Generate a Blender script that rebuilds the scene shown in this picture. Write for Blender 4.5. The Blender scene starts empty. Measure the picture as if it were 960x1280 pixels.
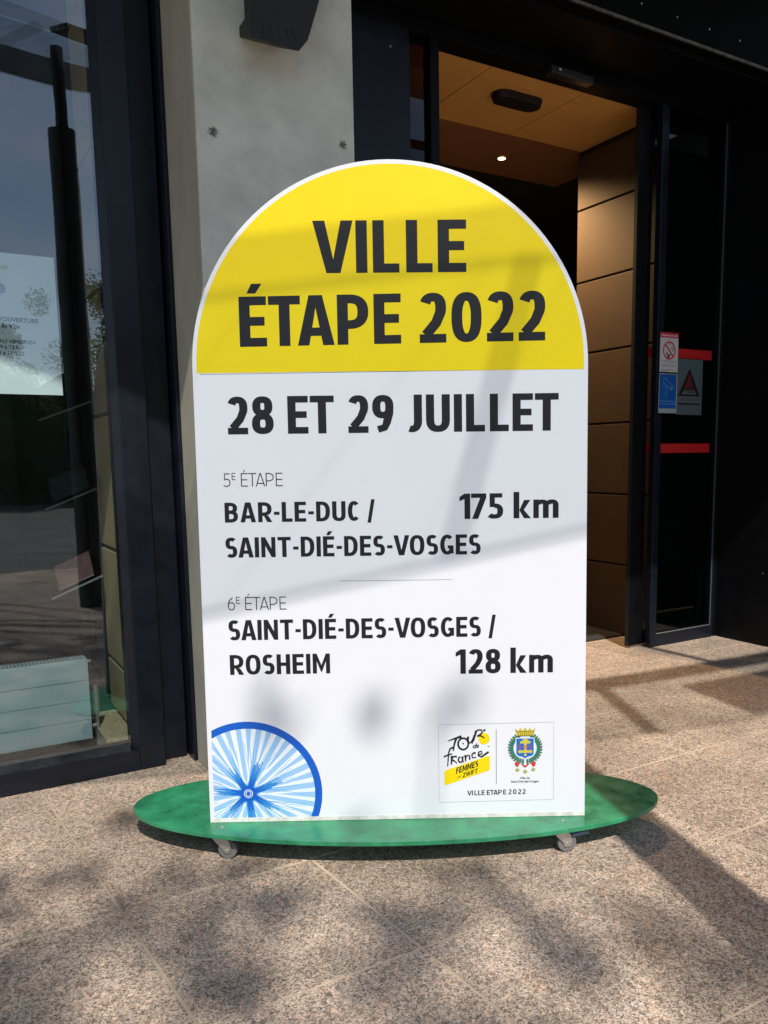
import bpy, bmesh, math, random
from mathutils import Vector, Matrix
from math import radians as R, sin, cos, pi
random.seed(7)
S = bpy.context.scene
COL = S.collection

# ------------------------------------------------------------------ camera
cam = bpy.data.cameras.new('camera'); camo = bpy.data.objects.new('camera', cam); COL.objects.link(camo)
S.camera = camo
PITCH, ROLL, YAW = R(7.789), R(0.719), R(30.926)
F = Vector((sin(YAW)*cos(PITCH), cos(YAW)*cos(PITCH), -sin(PITCH)))
RT = Vector((cos(YAW), -sin(YAW), 0)); DN = F.cross(RT)
R2 = RT*cos(ROLL)+DN*sin(ROLL); D2 = DN*cos(ROLL)-RT*sin(ROLL)
m = Matrix((R2, -D2, -F)).transposed().to_4x4(); m.translation = Vector((0, 0, 1.1)); camo.matrix_world = m
cam.sensor_fit = 'VERTICAL'; cam.sensor_height = 36; cam.lens = 36*1023.9/1280
cam.shift_x = (480-522.06)/1280; cam.shift_y = (711.75-640)/1280
cam.clip_start = .02; cam.clip_end = 500
S.render.resolution_x = 768; S.render.resolution_y = 1024

# ------------------------------------------------------------------ sky, sun, exposure
SUNV = Vector((-.25, -.86, 1)).normalized()          # towards the sun
EL = math.asin(SUNV.z); AZ = math.atan2(SUNV.x, SUNV.y)
w = bpy.data.worlds.new('World'); S.world = w; w.use_nodes = True
nt = w.node_tree; bg = nt.nodes['Background']
sky = nt.nodes.new('ShaderNodeTexSky'); sky.sky_type = 'NISHITA'; sky.sun_disc = False
sky.sun_elevation = EL; sky.sun_rotation = AZ; sky.air_density = 1.0; sky.dust_density = .3
tc = nt.nodes.new('ShaderNodeTexCoord'); mp = nt.nodes.new('ShaderNodeMapping'); mp.inputs['Scale'].default_value = (1, 1, 2.6)
nz = nt.nodes.new('ShaderNodeTexNoise'); nz.inputs['Scale'].default_value = 3.2; nz.inputs['Detail'].default_value = 7; nz.inputs['Roughness'].default_value = .6
rp = nt.nodes.new('ShaderNodeValToRGB'); rp.color_ramp.elements[0].position = .42; rp.color_ramp.elements[1].position = .68
mx = nt.nodes.new('ShaderNodeMixRGB'); mx.inputs[2].default_value = (7.5, 7.8, 8.4, 1)
ml = nt.nodes.new('ShaderNodeMath'); ml.operation = 'MULTIPLY'; ml.inputs[1].default_value = .5
nt.links.new(tc.outputs['Generated'], mp.inputs[0]); nt.links.new(mp.outputs[0], nz.inputs[0]); nt.links.new(nz.outputs[0], rp.inputs[0])
nt.links.new(rp.outputs[0], ml.inputs[0]); nt.links.new(ml.outputs[0], mx.inputs[0]); nt.links.new(sky.outputs[0], mx.inputs[1]); nt.links.new(mx.outputs[0], bg.inputs[0])
bg.inputs[1].default_value = .135
sl = bpy.data.lights.new('sun', 'SUN'); sl.energy = 4.4; sl.angle = R(.53); sl.color = (1, .95, .87)
so = bpy.data.objects.new('sun', sl); COL.objects.link(so); so.rotation_euler = SUNV.to_track_quat('Z', 'Y').to_euler(); so.location = SUNV*30
S.view_settings.view_transform = 'Standard'; S.view_settings.look = 'None'; S.view_settings.exposure = 0; S.view_settings.gamma = 1
S.render.engine = 'CYCLES'
S.cycles.transparent_max_bounces = 24; S.cycles.max_bounces = 10

# ------------------------------------------------------------------ helpers
class MB:
    def __init__(s): s.v = []; s.f = []
    def face(s, pts):
        n = len(s.v); s.v += [tuple(p) for p in pts]; s.f.append(tuple(range(n, n+len(pts)))); return s
    def box(s, x0, y0, z0, x1, y1, z1):
        n = len(s.v)
        s.v += [(x0,y0,z0),(x1,y0,z0),(x1,y1,z0),(x0,y1,z0),(x0,y0,z1),(x1,y0,z1),(x1,y1,z1),(x0,y1,z1)]
        s.f += [tuple(n+i for i in q) for q in ((0,3,2,1),(4,5,6,7),(0,1,5,4),(1,2,6,5),(2,3,7,6),(3,0,4,7))]; return s
    def prism(s, a, b):                                   # two matching outlines joined
        n = len(s.v); k = len(a); s.v += [tuple(p) for p in a]+[tuple(p) for p in b]
        s.f.append(tuple(n+i for i in range(k))[::-1]); s.f.append(tuple(n+k+i for i in range(k)))
        for i in range(k): j = (i+1) % k; s.f.append((n+i, n+j, n+k+j, n+k+i))
        return s
    def beam(s, p, q, wd, h):                             # rectangular bar between two points
        p = Vector(p); q = Vector(q); d = (q-p).normalized(); sd = d.cross(Vector((0, 0, 1)))
        if sd.length < .01: sd = Vector((1, 0, 0))
        sd.normalize(); up = sd.cross(d)
        c = [(-1,-1),(1,-1),(1,1),(-1,1)]
        return s.prism([p+sd*(a*wd/2)+up*(b*h/2) for a, b in c], [q+sd*(a*wd/2)+up*(b*h/2) for a, b in c])
    def ribbon(s, pts, wd, h):                            # one continuous flat bar along a line of points
        rings = []
        for i, p in enumerate(pts):
            d = (pts[min(i+1, len(pts)-1)]-pts[max(i-1, 0)]).normalized(); sd = d.cross(Vector((0, 0, 1))).normalized(); up = sd.cross(d)
            n = len(s.v); s.v += [tuple(p+sd*(a*wd/2)+up*(b*h/2)) for a, b in ((-1, -1), (1, -1), (1, 1), (-1, 1))]; rings.append(n)
        for a, b in zip(rings, rings[1:]): s.f += [(a+k, a+(k+1) % 4, b+(k+1) % 4, b+k) for k in range(4)]
        s.f += [tuple(rings[0]+k for k in (3, 2, 1, 0)), tuple(rings[-1]+k for k in range(4))]; return s
    def cyl(s, p, q, r0, r1=None, seg=24):
        r1 = r0 if r1 is None else r1; p = Vector(p); q = Vector(q); d = (q-p).normalized()
        a = d.orthogonal().normalized(); b = d.cross(a)
        ring = lambda c, r: [c+(a*cos(2*pi*i/seg)+b*sin(2*pi*i/seg))*r for i in range(seg)]
        return s.prism(ring(p, r0), ring(q, r1))
    def tube(s, pts, r, seg=8):
        for a, b in zip(pts, pts[1:]): s.cyl(a, b, r, r, seg)
        return s
    def build(s, name, mt, parent=None, bevel=0, smooth=False, world=True, **props):
        me = bpy.data.meshes.new(name); me.from_pydata(s.v, [], s.f); me.update()
        bm = bmesh.new(); bm.from_mesh(me); bmesh.ops.recalc_face_normals(bm, faces=bm.faces)
        if bevel:
            bmesh.ops.remove_doubles(bm, verts=bm.verts, dist=1e-6)
            bmesh.ops.bevel(bm, geom=[e for e in bm.edges if len(e.link_faces) == 2 and e.calc_face_angle(0) > .5], offset=bevel, segments=2, profile=.6, affect='EDGES')
        bm.to_mesh(me); bm.free()
        if smooth: me.shade_smooth_by_angle if False else [setattr(p, 'use_smooth', True) for p in me.polygons]
        o = bpy.data.objects.new(name, me); COL.objects.link(o)
        if mt: me.materials.append(mt)
        if parent:
            o.parent = parent
            if world:
                bpy.context.view_layer.update()
                o.matrix_parent_inverse = ROOTINV.get(parent.name, Matrix())
        for k, v in props.items(): o[k] = v
        return o
ROOTINV = {}
def tag(o, label, cat, group=None):
    o['label'] = label; o['category'] = cat
    if group: o['group'] = group
    return o
def thing(name, label, cat, loc=(0, 0, 0), rz=0, group=None):
    o = bpy.data.objects.new(name, None); COL.objects.link(o); o.location = loc; o.rotation_euler = (0, 0, rz)
    o.empty_display_size = .1; tag(o, label, cat, group)
    ROOTINV[o.name] = (Matrix.Translation(loc) @ Matrix.Rotation(rz, 4, 'Z')).inverted()
    return o
def structure(o): o['kind'] = 'structure'; return o

# ------------------------------------------------------------------ materials
def mat(name, col, rough=.5, metal=0., spec=.5, var=0., vscale=6., bump=0., bscale=200., coat=0., rvar=0., stretch=(1, 1, 1), detail=5):
    mt = bpy.data.materials.new(name); mt.use_nodes = True; n = mt.node_tree; b = n.nodes['Principled BSDF']
    b.inputs['Base Color'].default_value = (*col, 1); b.inputs['Roughness'].default_value = rough
    b.inputs['Metallic'].default_value = metal; b.inputs['Specular IOR Level'].default_value = spec; b.inputs['Coat Weight'].default_value = coat
    if var or bump or rvar:
        g = n.nodes.new('ShaderNodeNewGeometry'); mp = n.nodes.new('ShaderNodeMapping'); mp.inputs['Scale'].default_value = stretch
        n.links.new(g.outputs['Position'], mp.inputs[0])
    if var or rvar:
        t = n.nodes.new('ShaderNodeTexNoise'); t.inputs['Scale'].default_value = vscale; t.inputs['Detail'].default_value = detail; t.inputs['Roughness'].default_value = .65
        n.links.new(mp.outputs[0], t.inputs[0])
        if var:
            r = n.nodes.new('ShaderNodeMapRange'); r.inputs[1].default_value = .3; r.inputs[2].default_value = .7; r.inputs[3].default_value = 1-var; r.inputs[4].default_value = 1+var
            m_ = n.nodes.new('ShaderNodeVectorMath'); m_.operation = 'SCALE'; m_.inputs[0].default_value = col
            n.links.new(t.outputs[0], r.inputs[0]); n.links.new(r.outputs[0], m_.inputs['Scale']); n.links.new(m_.outputs[0], b.inputs['Base Color'])
        if rvar:
            r = n.nodes.new('ShaderNodeMapRange'); r.inputs[1].default_value = .3; r.inputs[2].default_value = .7; r.inputs[3].default_value = max(0, rough-rvar); r.inputs[4].default_value = rough+rvar
            n.links.new(t.outputs[0], r.inputs[0]); n.links.new(r.outputs[0], b.inputs['Roughness'])
    if bump:
        t = n.nodes.new('ShaderNodeTexNoise'); t.inputs['Scale'].default_value = bscale; t.inputs['Detail'].default_value = 3
        bp = n.nodes.new('ShaderNodeBump'); bp.inputs['Strength'].default_value = bump; bp.inputs['Distance'].default_value = .002
        n.links.new(mp.outputs[0], t.inputs[0]); n.links.new(t.outputs[0], bp.inputs['Height']); n.links.new(bp.outputs[0], b.inputs['Normal'])
    return mt
def spots(mt, pts, col, thr=.5, scale=90):               # pitted patches round given points (world), a wear mark
    n = mt.node_tree; b = n.nodes['Principled BSDF']; src = b.inputs['Base Color'].links[0].from_socket
    g = n.nodes.new('ShaderNodeNewGeometry'); t = n.nodes.new('ShaderNodeTexNoise'); t.inputs['Scale'].default_value = scale; t.inputs['Detail'].default_value = 2
    n.links.new(g.outputs['Position'], t.inputs[0]); acc = None
    for p, r in pts:
        d = n.nodes.new('ShaderNodeVectorMath'); d.operation = 'DISTANCE'; d.inputs[1].default_value = p; n.links.new(g.outputs['Position'], d.inputs[0])
        k = n.nodes.new('ShaderNodeMapRange'); k.inputs[1].default_value = 0; k.inputs[2].default_value = r; k.inputs[3].default_value = .75; k.inputs[4].default_value = 0
        n.links.new(d.outputs['Value'], k.inputs[0])
        if acc is None: acc = k.outputs[0]
        else:
            a = n.nodes.new('ShaderNodeMath'); a.operation = 'MAXIMUM'; n.links.new(acc, a.inputs[0]); n.links.new(k.outputs[0], a.inputs[1]); acc = a.outputs[0]
    a = n.nodes.new('ShaderNodeMath'); a.operation = 'ADD'; n.links.new(acc, a.inputs[0]); n.links.new(t.outputs[0], a.inputs[1])
    r = n.nodes.new('ShaderNodeMapRange'); r.inputs[1].default_value = .5+thr; r.inputs[2].default_value = .62+thr; n.links.new(a.outputs[0], r.inputs[0])
    m_ = n.nodes.new('ShaderNodeMixRGB'); m_.inputs[2].default_value = (*col, 1); n.links.new(r.outputs[0], m_.inputs[0]); n.links.new(src, m_.inputs[1]); n.links.new(m_.outputs[0], b.inputs['Base Color'])
def speckle(mt, col, scale, lo, hi, ):
    n = mt.node_tree; b = n.nodes['Principled BSDF']; l = b.inputs['Base Color'].links
    g = n.nodes.new('ShaderNodeNewGeometry'); t = n.nodes.new('ShaderNodeTexNoise'); t.inputs['Scale'].default_value = scale; t.inputs['Detail'].default_value = 4; t.inputs['Roughness'].default_value = .7
    n.links.new(g.outputs['Position'], t.inputs[0]); r = n.nodes.new('ShaderNodeMapRange'); r.inputs[1].default_value = lo; r.inputs[2].default_value = hi; n.links.new(t.outputs[0], r.inputs[0])
    m_ = n.nodes.new('ShaderNodeMixRGB'); m_.inputs[2].default_value = (*col, 1); m_.inputs[1].default_value = b.inputs['Base Color'].default_value
    if l: n.links.new(l[0].from_socket, m_.inputs[1])
    n.links.new(r.outputs[0], m_.inputs[0]); n.links.new(m_.outputs[0], b.inputs['Base Color'])
def glass(name, tint, refl=.12, rough=0., wave=0.):
    mt = bpy.data.materials.new(name); mt.use_nodes = True; n = mt.node_tree; n.nodes.remove(n.nodes['Principled BSDF'])
    o = n.nodes['Material Output']; t = n.nodes.new('ShaderNodeBsdfTransparent'); t.inputs[0].default_value = (*tint, 1)
    g = n.nodes.new('ShaderNodeBsdfGlossy'); g.inputs['Roughness'].default_value = rough; g.inputs[0].default_value = (.84, .93, 1, 1)
    if wave:
        ge_ = n.nodes.new('ShaderNodeNewGeometry'); nz_ = n.nodes.new('ShaderNodeTexNoise'); nz_.inputs['Scale'].default_value = 2.4; nz_.inputs['Detail'].default_value = 2; bp_ = n.nodes.new('ShaderNodeBump')
        bp_.inputs['Strength'].default_value = wave; bp_.inputs['Distance'].default_value = .02; n.links.new(ge_.outputs['Position'], nz_.inputs[0]); n.links.new(nz_.outputs[0], bp_.inputs['Height']); n.links.new(bp_.outputs[0], g.inputs['Normal'])
    lw = n.nodes.new('ShaderNodeFresnel'); lw.inputs[0].default_value = 1.5
    a = n.nodes.new('ShaderNodeMath'); a.operation = 'MAXIMUM'; a.inputs[1].default_value = refl; n.links.new(lw.outputs[0], a.inputs[0])
    ge = n.nodes.new('ShaderNodeNewGeometry'); k = n.nodes.new('ShaderNodeMath'); k.operation = 'SUBTRACT'; k.inputs[0].default_value = 1; n.links.new(ge.outputs['Backfacing'], k.inputs[1])
    a2 = n.nodes.new('ShaderNodeMath'); a2.operation = 'MULTIPLY'; n.links.new(a.outputs[0], a2.inputs[0]); n.links.new(k.outputs[0], a2.inputs[1]); a = a2
    mx = n.nodes.new('ShaderNodeMixShader'); n.links.new(a.outputs[0], mx.inputs[0]); n.links.new(t.outputs[0], mx.inputs[1]); n.links.new(g.outputs[0], mx.inputs[2]); n.links.new(mx.outputs[0], o.inputs[0])
    return mt
def sheer(name, tint):                                   # thin translucent sheet: lets part of the light straight through
    mt = bpy.data.materials.new(name); mt.use_nodes = True; n = mt.node_tree; b = n.nodes['Principled BSDF']; o = n.nodes['Material Output']
    b.inputs['Base Color'].default_value = (.5, .55, .55, 1); b.inputs['Roughness'].default_value = .4
    t = n.nodes.new('ShaderNodeBsdfTransparent'); t.inputs[0].default_value = (1, 1, 1, 1); mx = n.nodes.new('ShaderNodeMixShader'); mx.inputs[0].default_value = tint
    n.links.new(b.outputs[0], mx.inputs[1]); n.links.new(t.outputs[0], mx.inputs[2]); n.links.new(mx.outputs[0], o.inputs[0]); return mt
def emit(name, col, st):
    mt = bpy.data.materials.new(name); mt.use_nodes = True; b = mt.node_tree.nodes['Principled BSDF']
    b.inputs['Emission Color'].default_value = (*col, 1); b.inputs['Emission Strength'].default_value = st; return mt

def granite():
    mt = bpy.data.materials.new('granite'); mt.use_nodes = True; n = mt.node_tree; b = n.nodes['Principled BSDF']; L = n.links.new
    g = n.nodes.new('ShaderNodeNewGeometry')
    nz = n.nodes.new('ShaderNodeTexNoise'); nz.inputs['Scale'].default_value = 140; nz.inputs['Detail'].default_value = 2; L(g.outputs['Position'], nz.inputs[0])
    ad = n.nodes.new('ShaderNodeVectorMath'); ad.operation = 'MULTIPLY_ADD'; ad.inputs[1].default_value = (.006, .006, .006); L(nz.outputs['Color'], ad.inputs[0]); L(g.outputs['Position'], ad.inputs[2])
    vo = n.nodes.new('ShaderNodeTexVoronoi'); vo.inputs['Scale'].default_value = 285; L(ad.outputs[0], vo.inputs['Vector'])
    sp = n.nodes.new('ShaderNodeSeparateColor'); L(vo.outputs['Color'], sp.inputs[0])
    rp = n.nodes.new('ShaderNodeValToRGB'); cr = rp.color_ramp; cr.interpolation = 'CONSTANT'
    stops = [(0, (.15, .122, .10)), (.07, (.235, .187, .146)), (.24, (.36, .275, .21)), (.42, (.49, .365, .275)), (.60, (.60, .45, .345)), (.78, (.64, .51, .40)), (.91, (.68, .58, .48))]
    while len(cr.elements) < len(stops): cr.elements.new(.5)
    for e, (p, c) in zip(cr.elements, stops): e.position = p; e.color = (c[0]*.92, c[1]*.92, c[2]*.92, 1)
    L(sp.outputs[0], rp.inputs[0])
    # second, larger grains
    v2 = n.nodes.new('ShaderNodeTexVoronoi'); v2.inputs['Scale'].default_value = 95; L(ad.outputs[0], v2.inputs['Vector']); s2 = n.nodes.new('ShaderNodeSeparateColor'); L(v2.outputs['Color'], s2.inputs[0])
    r2 = n.nodes.new('ShaderNodeValToRGB'); r2.color_ramp.interpolation = 'CONSTANT'; r2.color_ramp.elements[0].color = (.72, .70, .69, 1); r2.color_ramp.elements[1].position = .16; r2.color_ramp.elements[1].color = (1, 1, 1, 1)
    e = r2.color_ramp.elements.new(.86); e.color = (1.25, 1.15, 1.08, 1); L(s2.outputs[1], r2.inputs[0])
    m1 = n.nodes.new('ShaderNodeMixRGB'); m1.blend_type = 'MULTIPLY'; m1.inputs[0].default_value = 1; L(rp.outputs[0], m1.inputs[1]); L(r2.outputs[0], m1.inputs[2])
    # wear and dirt: large soft stains
    n3 = n.nodes.new('ShaderNodeTexNoise'); n3.inputs['Scale'].default_value = 3.1; n3.inputs['Detail'].default_value = 6; n3.inputs['Roughness'].default_value = .62; L(g.outputs['Position'], n3.inputs[0])
    r3 = n.nodes.new('ShaderNodeMapRange'); r3.inputs[1].default_value = .3; r3.inputs[2].default_value = .7; r3.inputs[3].default_value = .78; r3.inputs[4].default_value = 1.2; L(n3.outputs[0], r3.inputs[0])
    sc = n.nodes.new('ShaderNodeVectorMath'); sc.operation = 'SCALE'; L(m1.outputs[0], sc.inputs[0]); L(r3.outputs[0], sc.inputs['Scale'])
    n4 = n.nodes.new('ShaderNodeTexNoise'); n4.inputs['Scale'].default_value = 5.5; n4.inputs['Detail'].default_value = 3; L(g.outputs['Position'], n4.inputs[0])
    r4 = n.nodes.new('ShaderNodeMapRange'); r4.inputs[1].default_value = .62; r4.inputs[2].default_value = .75; r4.inputs[4].default_value = .5; L(n4.outputs[0], r4.inputs[0])
    m2 = n.nodes.new('ShaderNodeMixRGB'); m2.blend_type = 'MULTIPLY'; m2.inputs[2].default_value = (1.04, .88, .74, 1); L(r4.outputs[0], m2.inputs[0]); L(sc.outputs[0], m2.inputs[1])
    # every slab its own tone
    oi = n.nodes.new('ShaderNodeObjectInfo'); r5 = n.nodes.new('ShaderNodeMapRange'); r5.inputs[3].default_value = .88; r5.inputs[4].default_value = 1.08; L(oi.outputs['Random'], r5.inputs[0])
    s5 = n.nodes.new('ShaderNodeVectorMath'); s5.operation = 'SCALE'; L(m2.outputs[0], s5.inputs[0]); L(r5.outputs[0], s5.inputs['Scale']); L(s5.outputs[0], b.inputs['Base Color'])
    b.inputs['Roughness'].default_value = .78; b.inputs['Specular IOR Level'].default_value = .3
    bp = n.nodes.new('ShaderNodeBump'); bp.inputs['Strength'].default_value = .3; bp.inputs['Distance'].default_value = .001; L(sp.outputs[1], bp.inputs['Height']); L(bp.outputs[0], b.inputs['Normal'])
    return mt
M = dict(
    granite=granite(),
    mortar=mat('mortar', (.50, .38, .27), .9, var=.5, vscale=1.6),
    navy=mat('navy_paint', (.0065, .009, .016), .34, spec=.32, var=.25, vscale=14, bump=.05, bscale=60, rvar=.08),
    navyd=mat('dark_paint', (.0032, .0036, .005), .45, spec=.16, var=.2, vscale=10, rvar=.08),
    black=mat('black_rubber', (.006, .006, .006), .7),
    pier=mat('painted_concrete', (.66, .665, .585), .85, var=.17, vscale=7, bump=.25, bscale=120, detail=9),
    rough=mat('roughcast', (.42, .39, .31), .92, var=.12, vscale=7, bump=.9, bscale=210, stretch=(1, 1, .5)),
    white=mat('white_board', (.73, .74, .785), .32, spec=.35, var=.015, vscale=3, bump=.06, bscale=4),
    edge=mat('dirty_white_edge', (.66, .64, .60), .6, var=.25, vscale=40),
    yellow=mat('yellow_print', (.80, .62, .004), .36, spec=.25, var=.03, vscale=5),
    ink=mat('dark_ink', (.013, .013, .016), .42, spec=.25),
    green=mat('green_paint', (.028, .24, .11), .36, spec=.6, var=.38, vscale=14, bump=.15, bscale=90, rvar=.12),
    zinc=mat('zinc', (.55, .54, .52), .38, metal=.85, var=.2, vscale=60),
    wheel=mat('grey_rubber', (.16, .16, .16), .55),
    bluepl=mat('blue_plastic', (.12, .17, .27), .5),
    lampb=mat('lamp_housing', (.012, .011, .010), .6, var=.3, vscale=50, bump=.2, bscale=300),
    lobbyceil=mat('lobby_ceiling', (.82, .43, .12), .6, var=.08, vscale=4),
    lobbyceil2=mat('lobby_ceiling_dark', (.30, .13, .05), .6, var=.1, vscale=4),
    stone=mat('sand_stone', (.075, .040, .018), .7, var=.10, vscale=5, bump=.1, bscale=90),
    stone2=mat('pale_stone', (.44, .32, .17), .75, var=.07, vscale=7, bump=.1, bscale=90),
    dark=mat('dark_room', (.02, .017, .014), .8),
    carpet=mat('dark_mat', (.03, .027, .025), .95, bump=.5, bscale=300),
    floor=mat('lobby_stone_floor', (.25, .2, .15), .35, var=.2, vscale=9),
    red=mat('red_film', (.55, .012, .012), .5),
    rad=mat('radiator_enamel', (.34, .41, .42), .38, var=.03, vscale=4),
    grille=mat('grille_shadow', (.06, .07, .07), .7),
    paper=mat('paper', (.80, .84, .85), .7, var=.03, vscale=6),
    leaf=None,
)
spots(M['pier'], [((.845, 2.59, 2.09), .035), ((1.283, 2.59, 2.13), .032)], (.10, .10, .085), thr=.42, scale=330)
speckle(M['pier'], (.34, .33, .29), 48, .66, .80); speckle(M['pier'], (.16, .155, .13), 210, .715, .75)
speckle(M['rough'], (.30, .27, .21), 160, .64, .78)
speckle(M['green'], (.012, .06, .035), 95, .665, .70); speckle(M['green'], (.22, .45, .32), 38, .66, .80)
speckle(M['navy'], (.20, .19, .17), 70, .765, .78)
GL = glass('window_glass', (.87, .92, .92), .155, wave=.035)
GLD = glass('door_glass', (.62, .66, .66), .06)
GLC = glass('canopy_glass', (.80, .83, .835), .04)

# ------------------------------------------------------------------ the ground: pavement of granite slabs
gr = structure(MB().face([(-120, -160, -.03), (160, -160, -.03), (160, 60, -.03), (-120, 60, -.03)]).build('ground', mat('asphalt', (.16, .14, .12), .9, var=.3, vscale=1.5)))
pv = structure(MB().face([(-4.2, -3.2, -.0016), (6.0, -3.2, -.0016), (6.0, 3.57, -.0016), (-4.2, 3.57, -.0016)]).build('pavement', M['mortar']))
PX, PY = .505, .519
def slab(i, j):
    y0, y1 = 1.996+j*PY, 1.996+(j+1)*PY
    y1 = min(y1, 3.555)
    x = lambda k, y: .335+k*PX-(y-1.996)*.085
    g = .0029
    return [(x(i, y0)+g, y0+g), (x(i+1, y0)-g, y0+g), (x(i+1, y1)-g, y1-g), (x(i, y1)+g, y1-g)]
rows = list(range(-8, 4))
for j in rows:
    for i in range(-7, 10):
        p = slab(i, j); dz = random.uniform(-.0007, .0007)
        bv = .0018
        c = Vector((sum(a[0] for a in p)/4, sum(a[1] for a in p)/4))
        inner = [(a[0]+(bv if a[0] < c.x else -bv), a[1]+(bv if a[1] < c.y else -bv)) for a in p]
        b = MB(); b.v = [(a[0], a[1], -.012) for a in p]+[(a[0], a[1], -.0016+dz) for a in p]+[(a[0], a[1], dz) for a in inner]
        b.f = [(8, 9, 10, 11)]+[(k, (k+1) % 4, 4+(k+1) % 4, 4+k) for k in range(4)]+[(4+k, 4+(k+1) % 4, 8+(k+1) % 4, 8+k) for k in range(4)]
        b.build('slab', M['granite'], pv)

rg = random.Random(21); gb = MB()
for i in range(190):
    if i < 70: x = rg.uniform(-.3, .78); y = 2.925-abs(rg.gauss(0, .012))-(0 if x < .68 else -.04)
    elif i < 110: x = rg.uniform(3.5, 4.05); y = 3.258-abs(rg.gauss(0, .01))
    else: x = rg.uniform(.1, 2.6); y = rg.uniform(.9, 3.1)
    r_ = rg.uniform(.0010, .0026)*(1 if i < 110 else .8); n = len(gb.v)
    gb.v += [(x+r_*cos(a+i)*rg.uniform(.7, 1.2), y+r_*sin(a+i)*rg.uniform(.7, 1.2), .0008) for a in (0, 1.26, 2.5, 3.8, 5.0)]+[(x, y, .0008+r_*1.1)]
    gb.f += [(n+k, n+(k+1) % 5, n+5) for k in range(5)]
gt = gb.build('grit', mat('grit', (.50, .45, .38), .9, var=.5, vscale=40), kind='stuff'); gt['label'] = 'loose pale grit lying along the frame foot and on the paving'; gt['category'] = 'grit'

# ------------------------------------------------------------------ glyphs: condensed bold lettering drawn with a flat pen
class Pen:
    def __init__(s, wv=.215, wh=.175): s.wv = wv; s.wh = wh; s.out = []
    def poly(s, pts): s.out.append([tuple(p) for p in pts])
    def rect(s, x0, y0, x1, y1): s.poly([(x0, y0), (x1, y0), (x1, y1), (x0, y1)])
    def band(s, pts, closed=False, wv=None, wh=None):
        wv = wv or s.wv; wh = wh or s.wh; n = len(pts); lo = []; ro = []
        for i, (x, y) in enumerate(pts):
            a = pts[i-1] if (i or closed) else pts[i]; b = pts[(i+1) % n] if (i < n-1 or closed) else pts[i]
            dx, dy = b[0]-a[0], b[1]-a[1]; l = math.hypot(dx, dy) or 1; nx, ny = -dy/l, dx/l
            h = math.sqrt((nx*wv)**2+(ny*wh)**2)/2; lo.append((x+nx*h, y+ny*h)); ro.append((x-nx*h, y-ny*h))
        if closed:
            for i in range(n): j = (i+1) % n; s.out.append(('q', [lo[i], lo[j], ro[j], ro[i]]))
        else: s.poly(lo+ro[::-1])
def sup(cx, cy, rx, ry, a0, a1, n=18, e=2.5):
    o = []
    for i in range(n+1):
        a = R(a0+(a1-a0)*i/n); c, s_ = cos(a), sin(a)
        o.append((cx+rx*math.copysign(abs(c)**(2/e), c), cy+ry*math.copysign(abs(s_)**(2/e), s_)))
    return o
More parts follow.
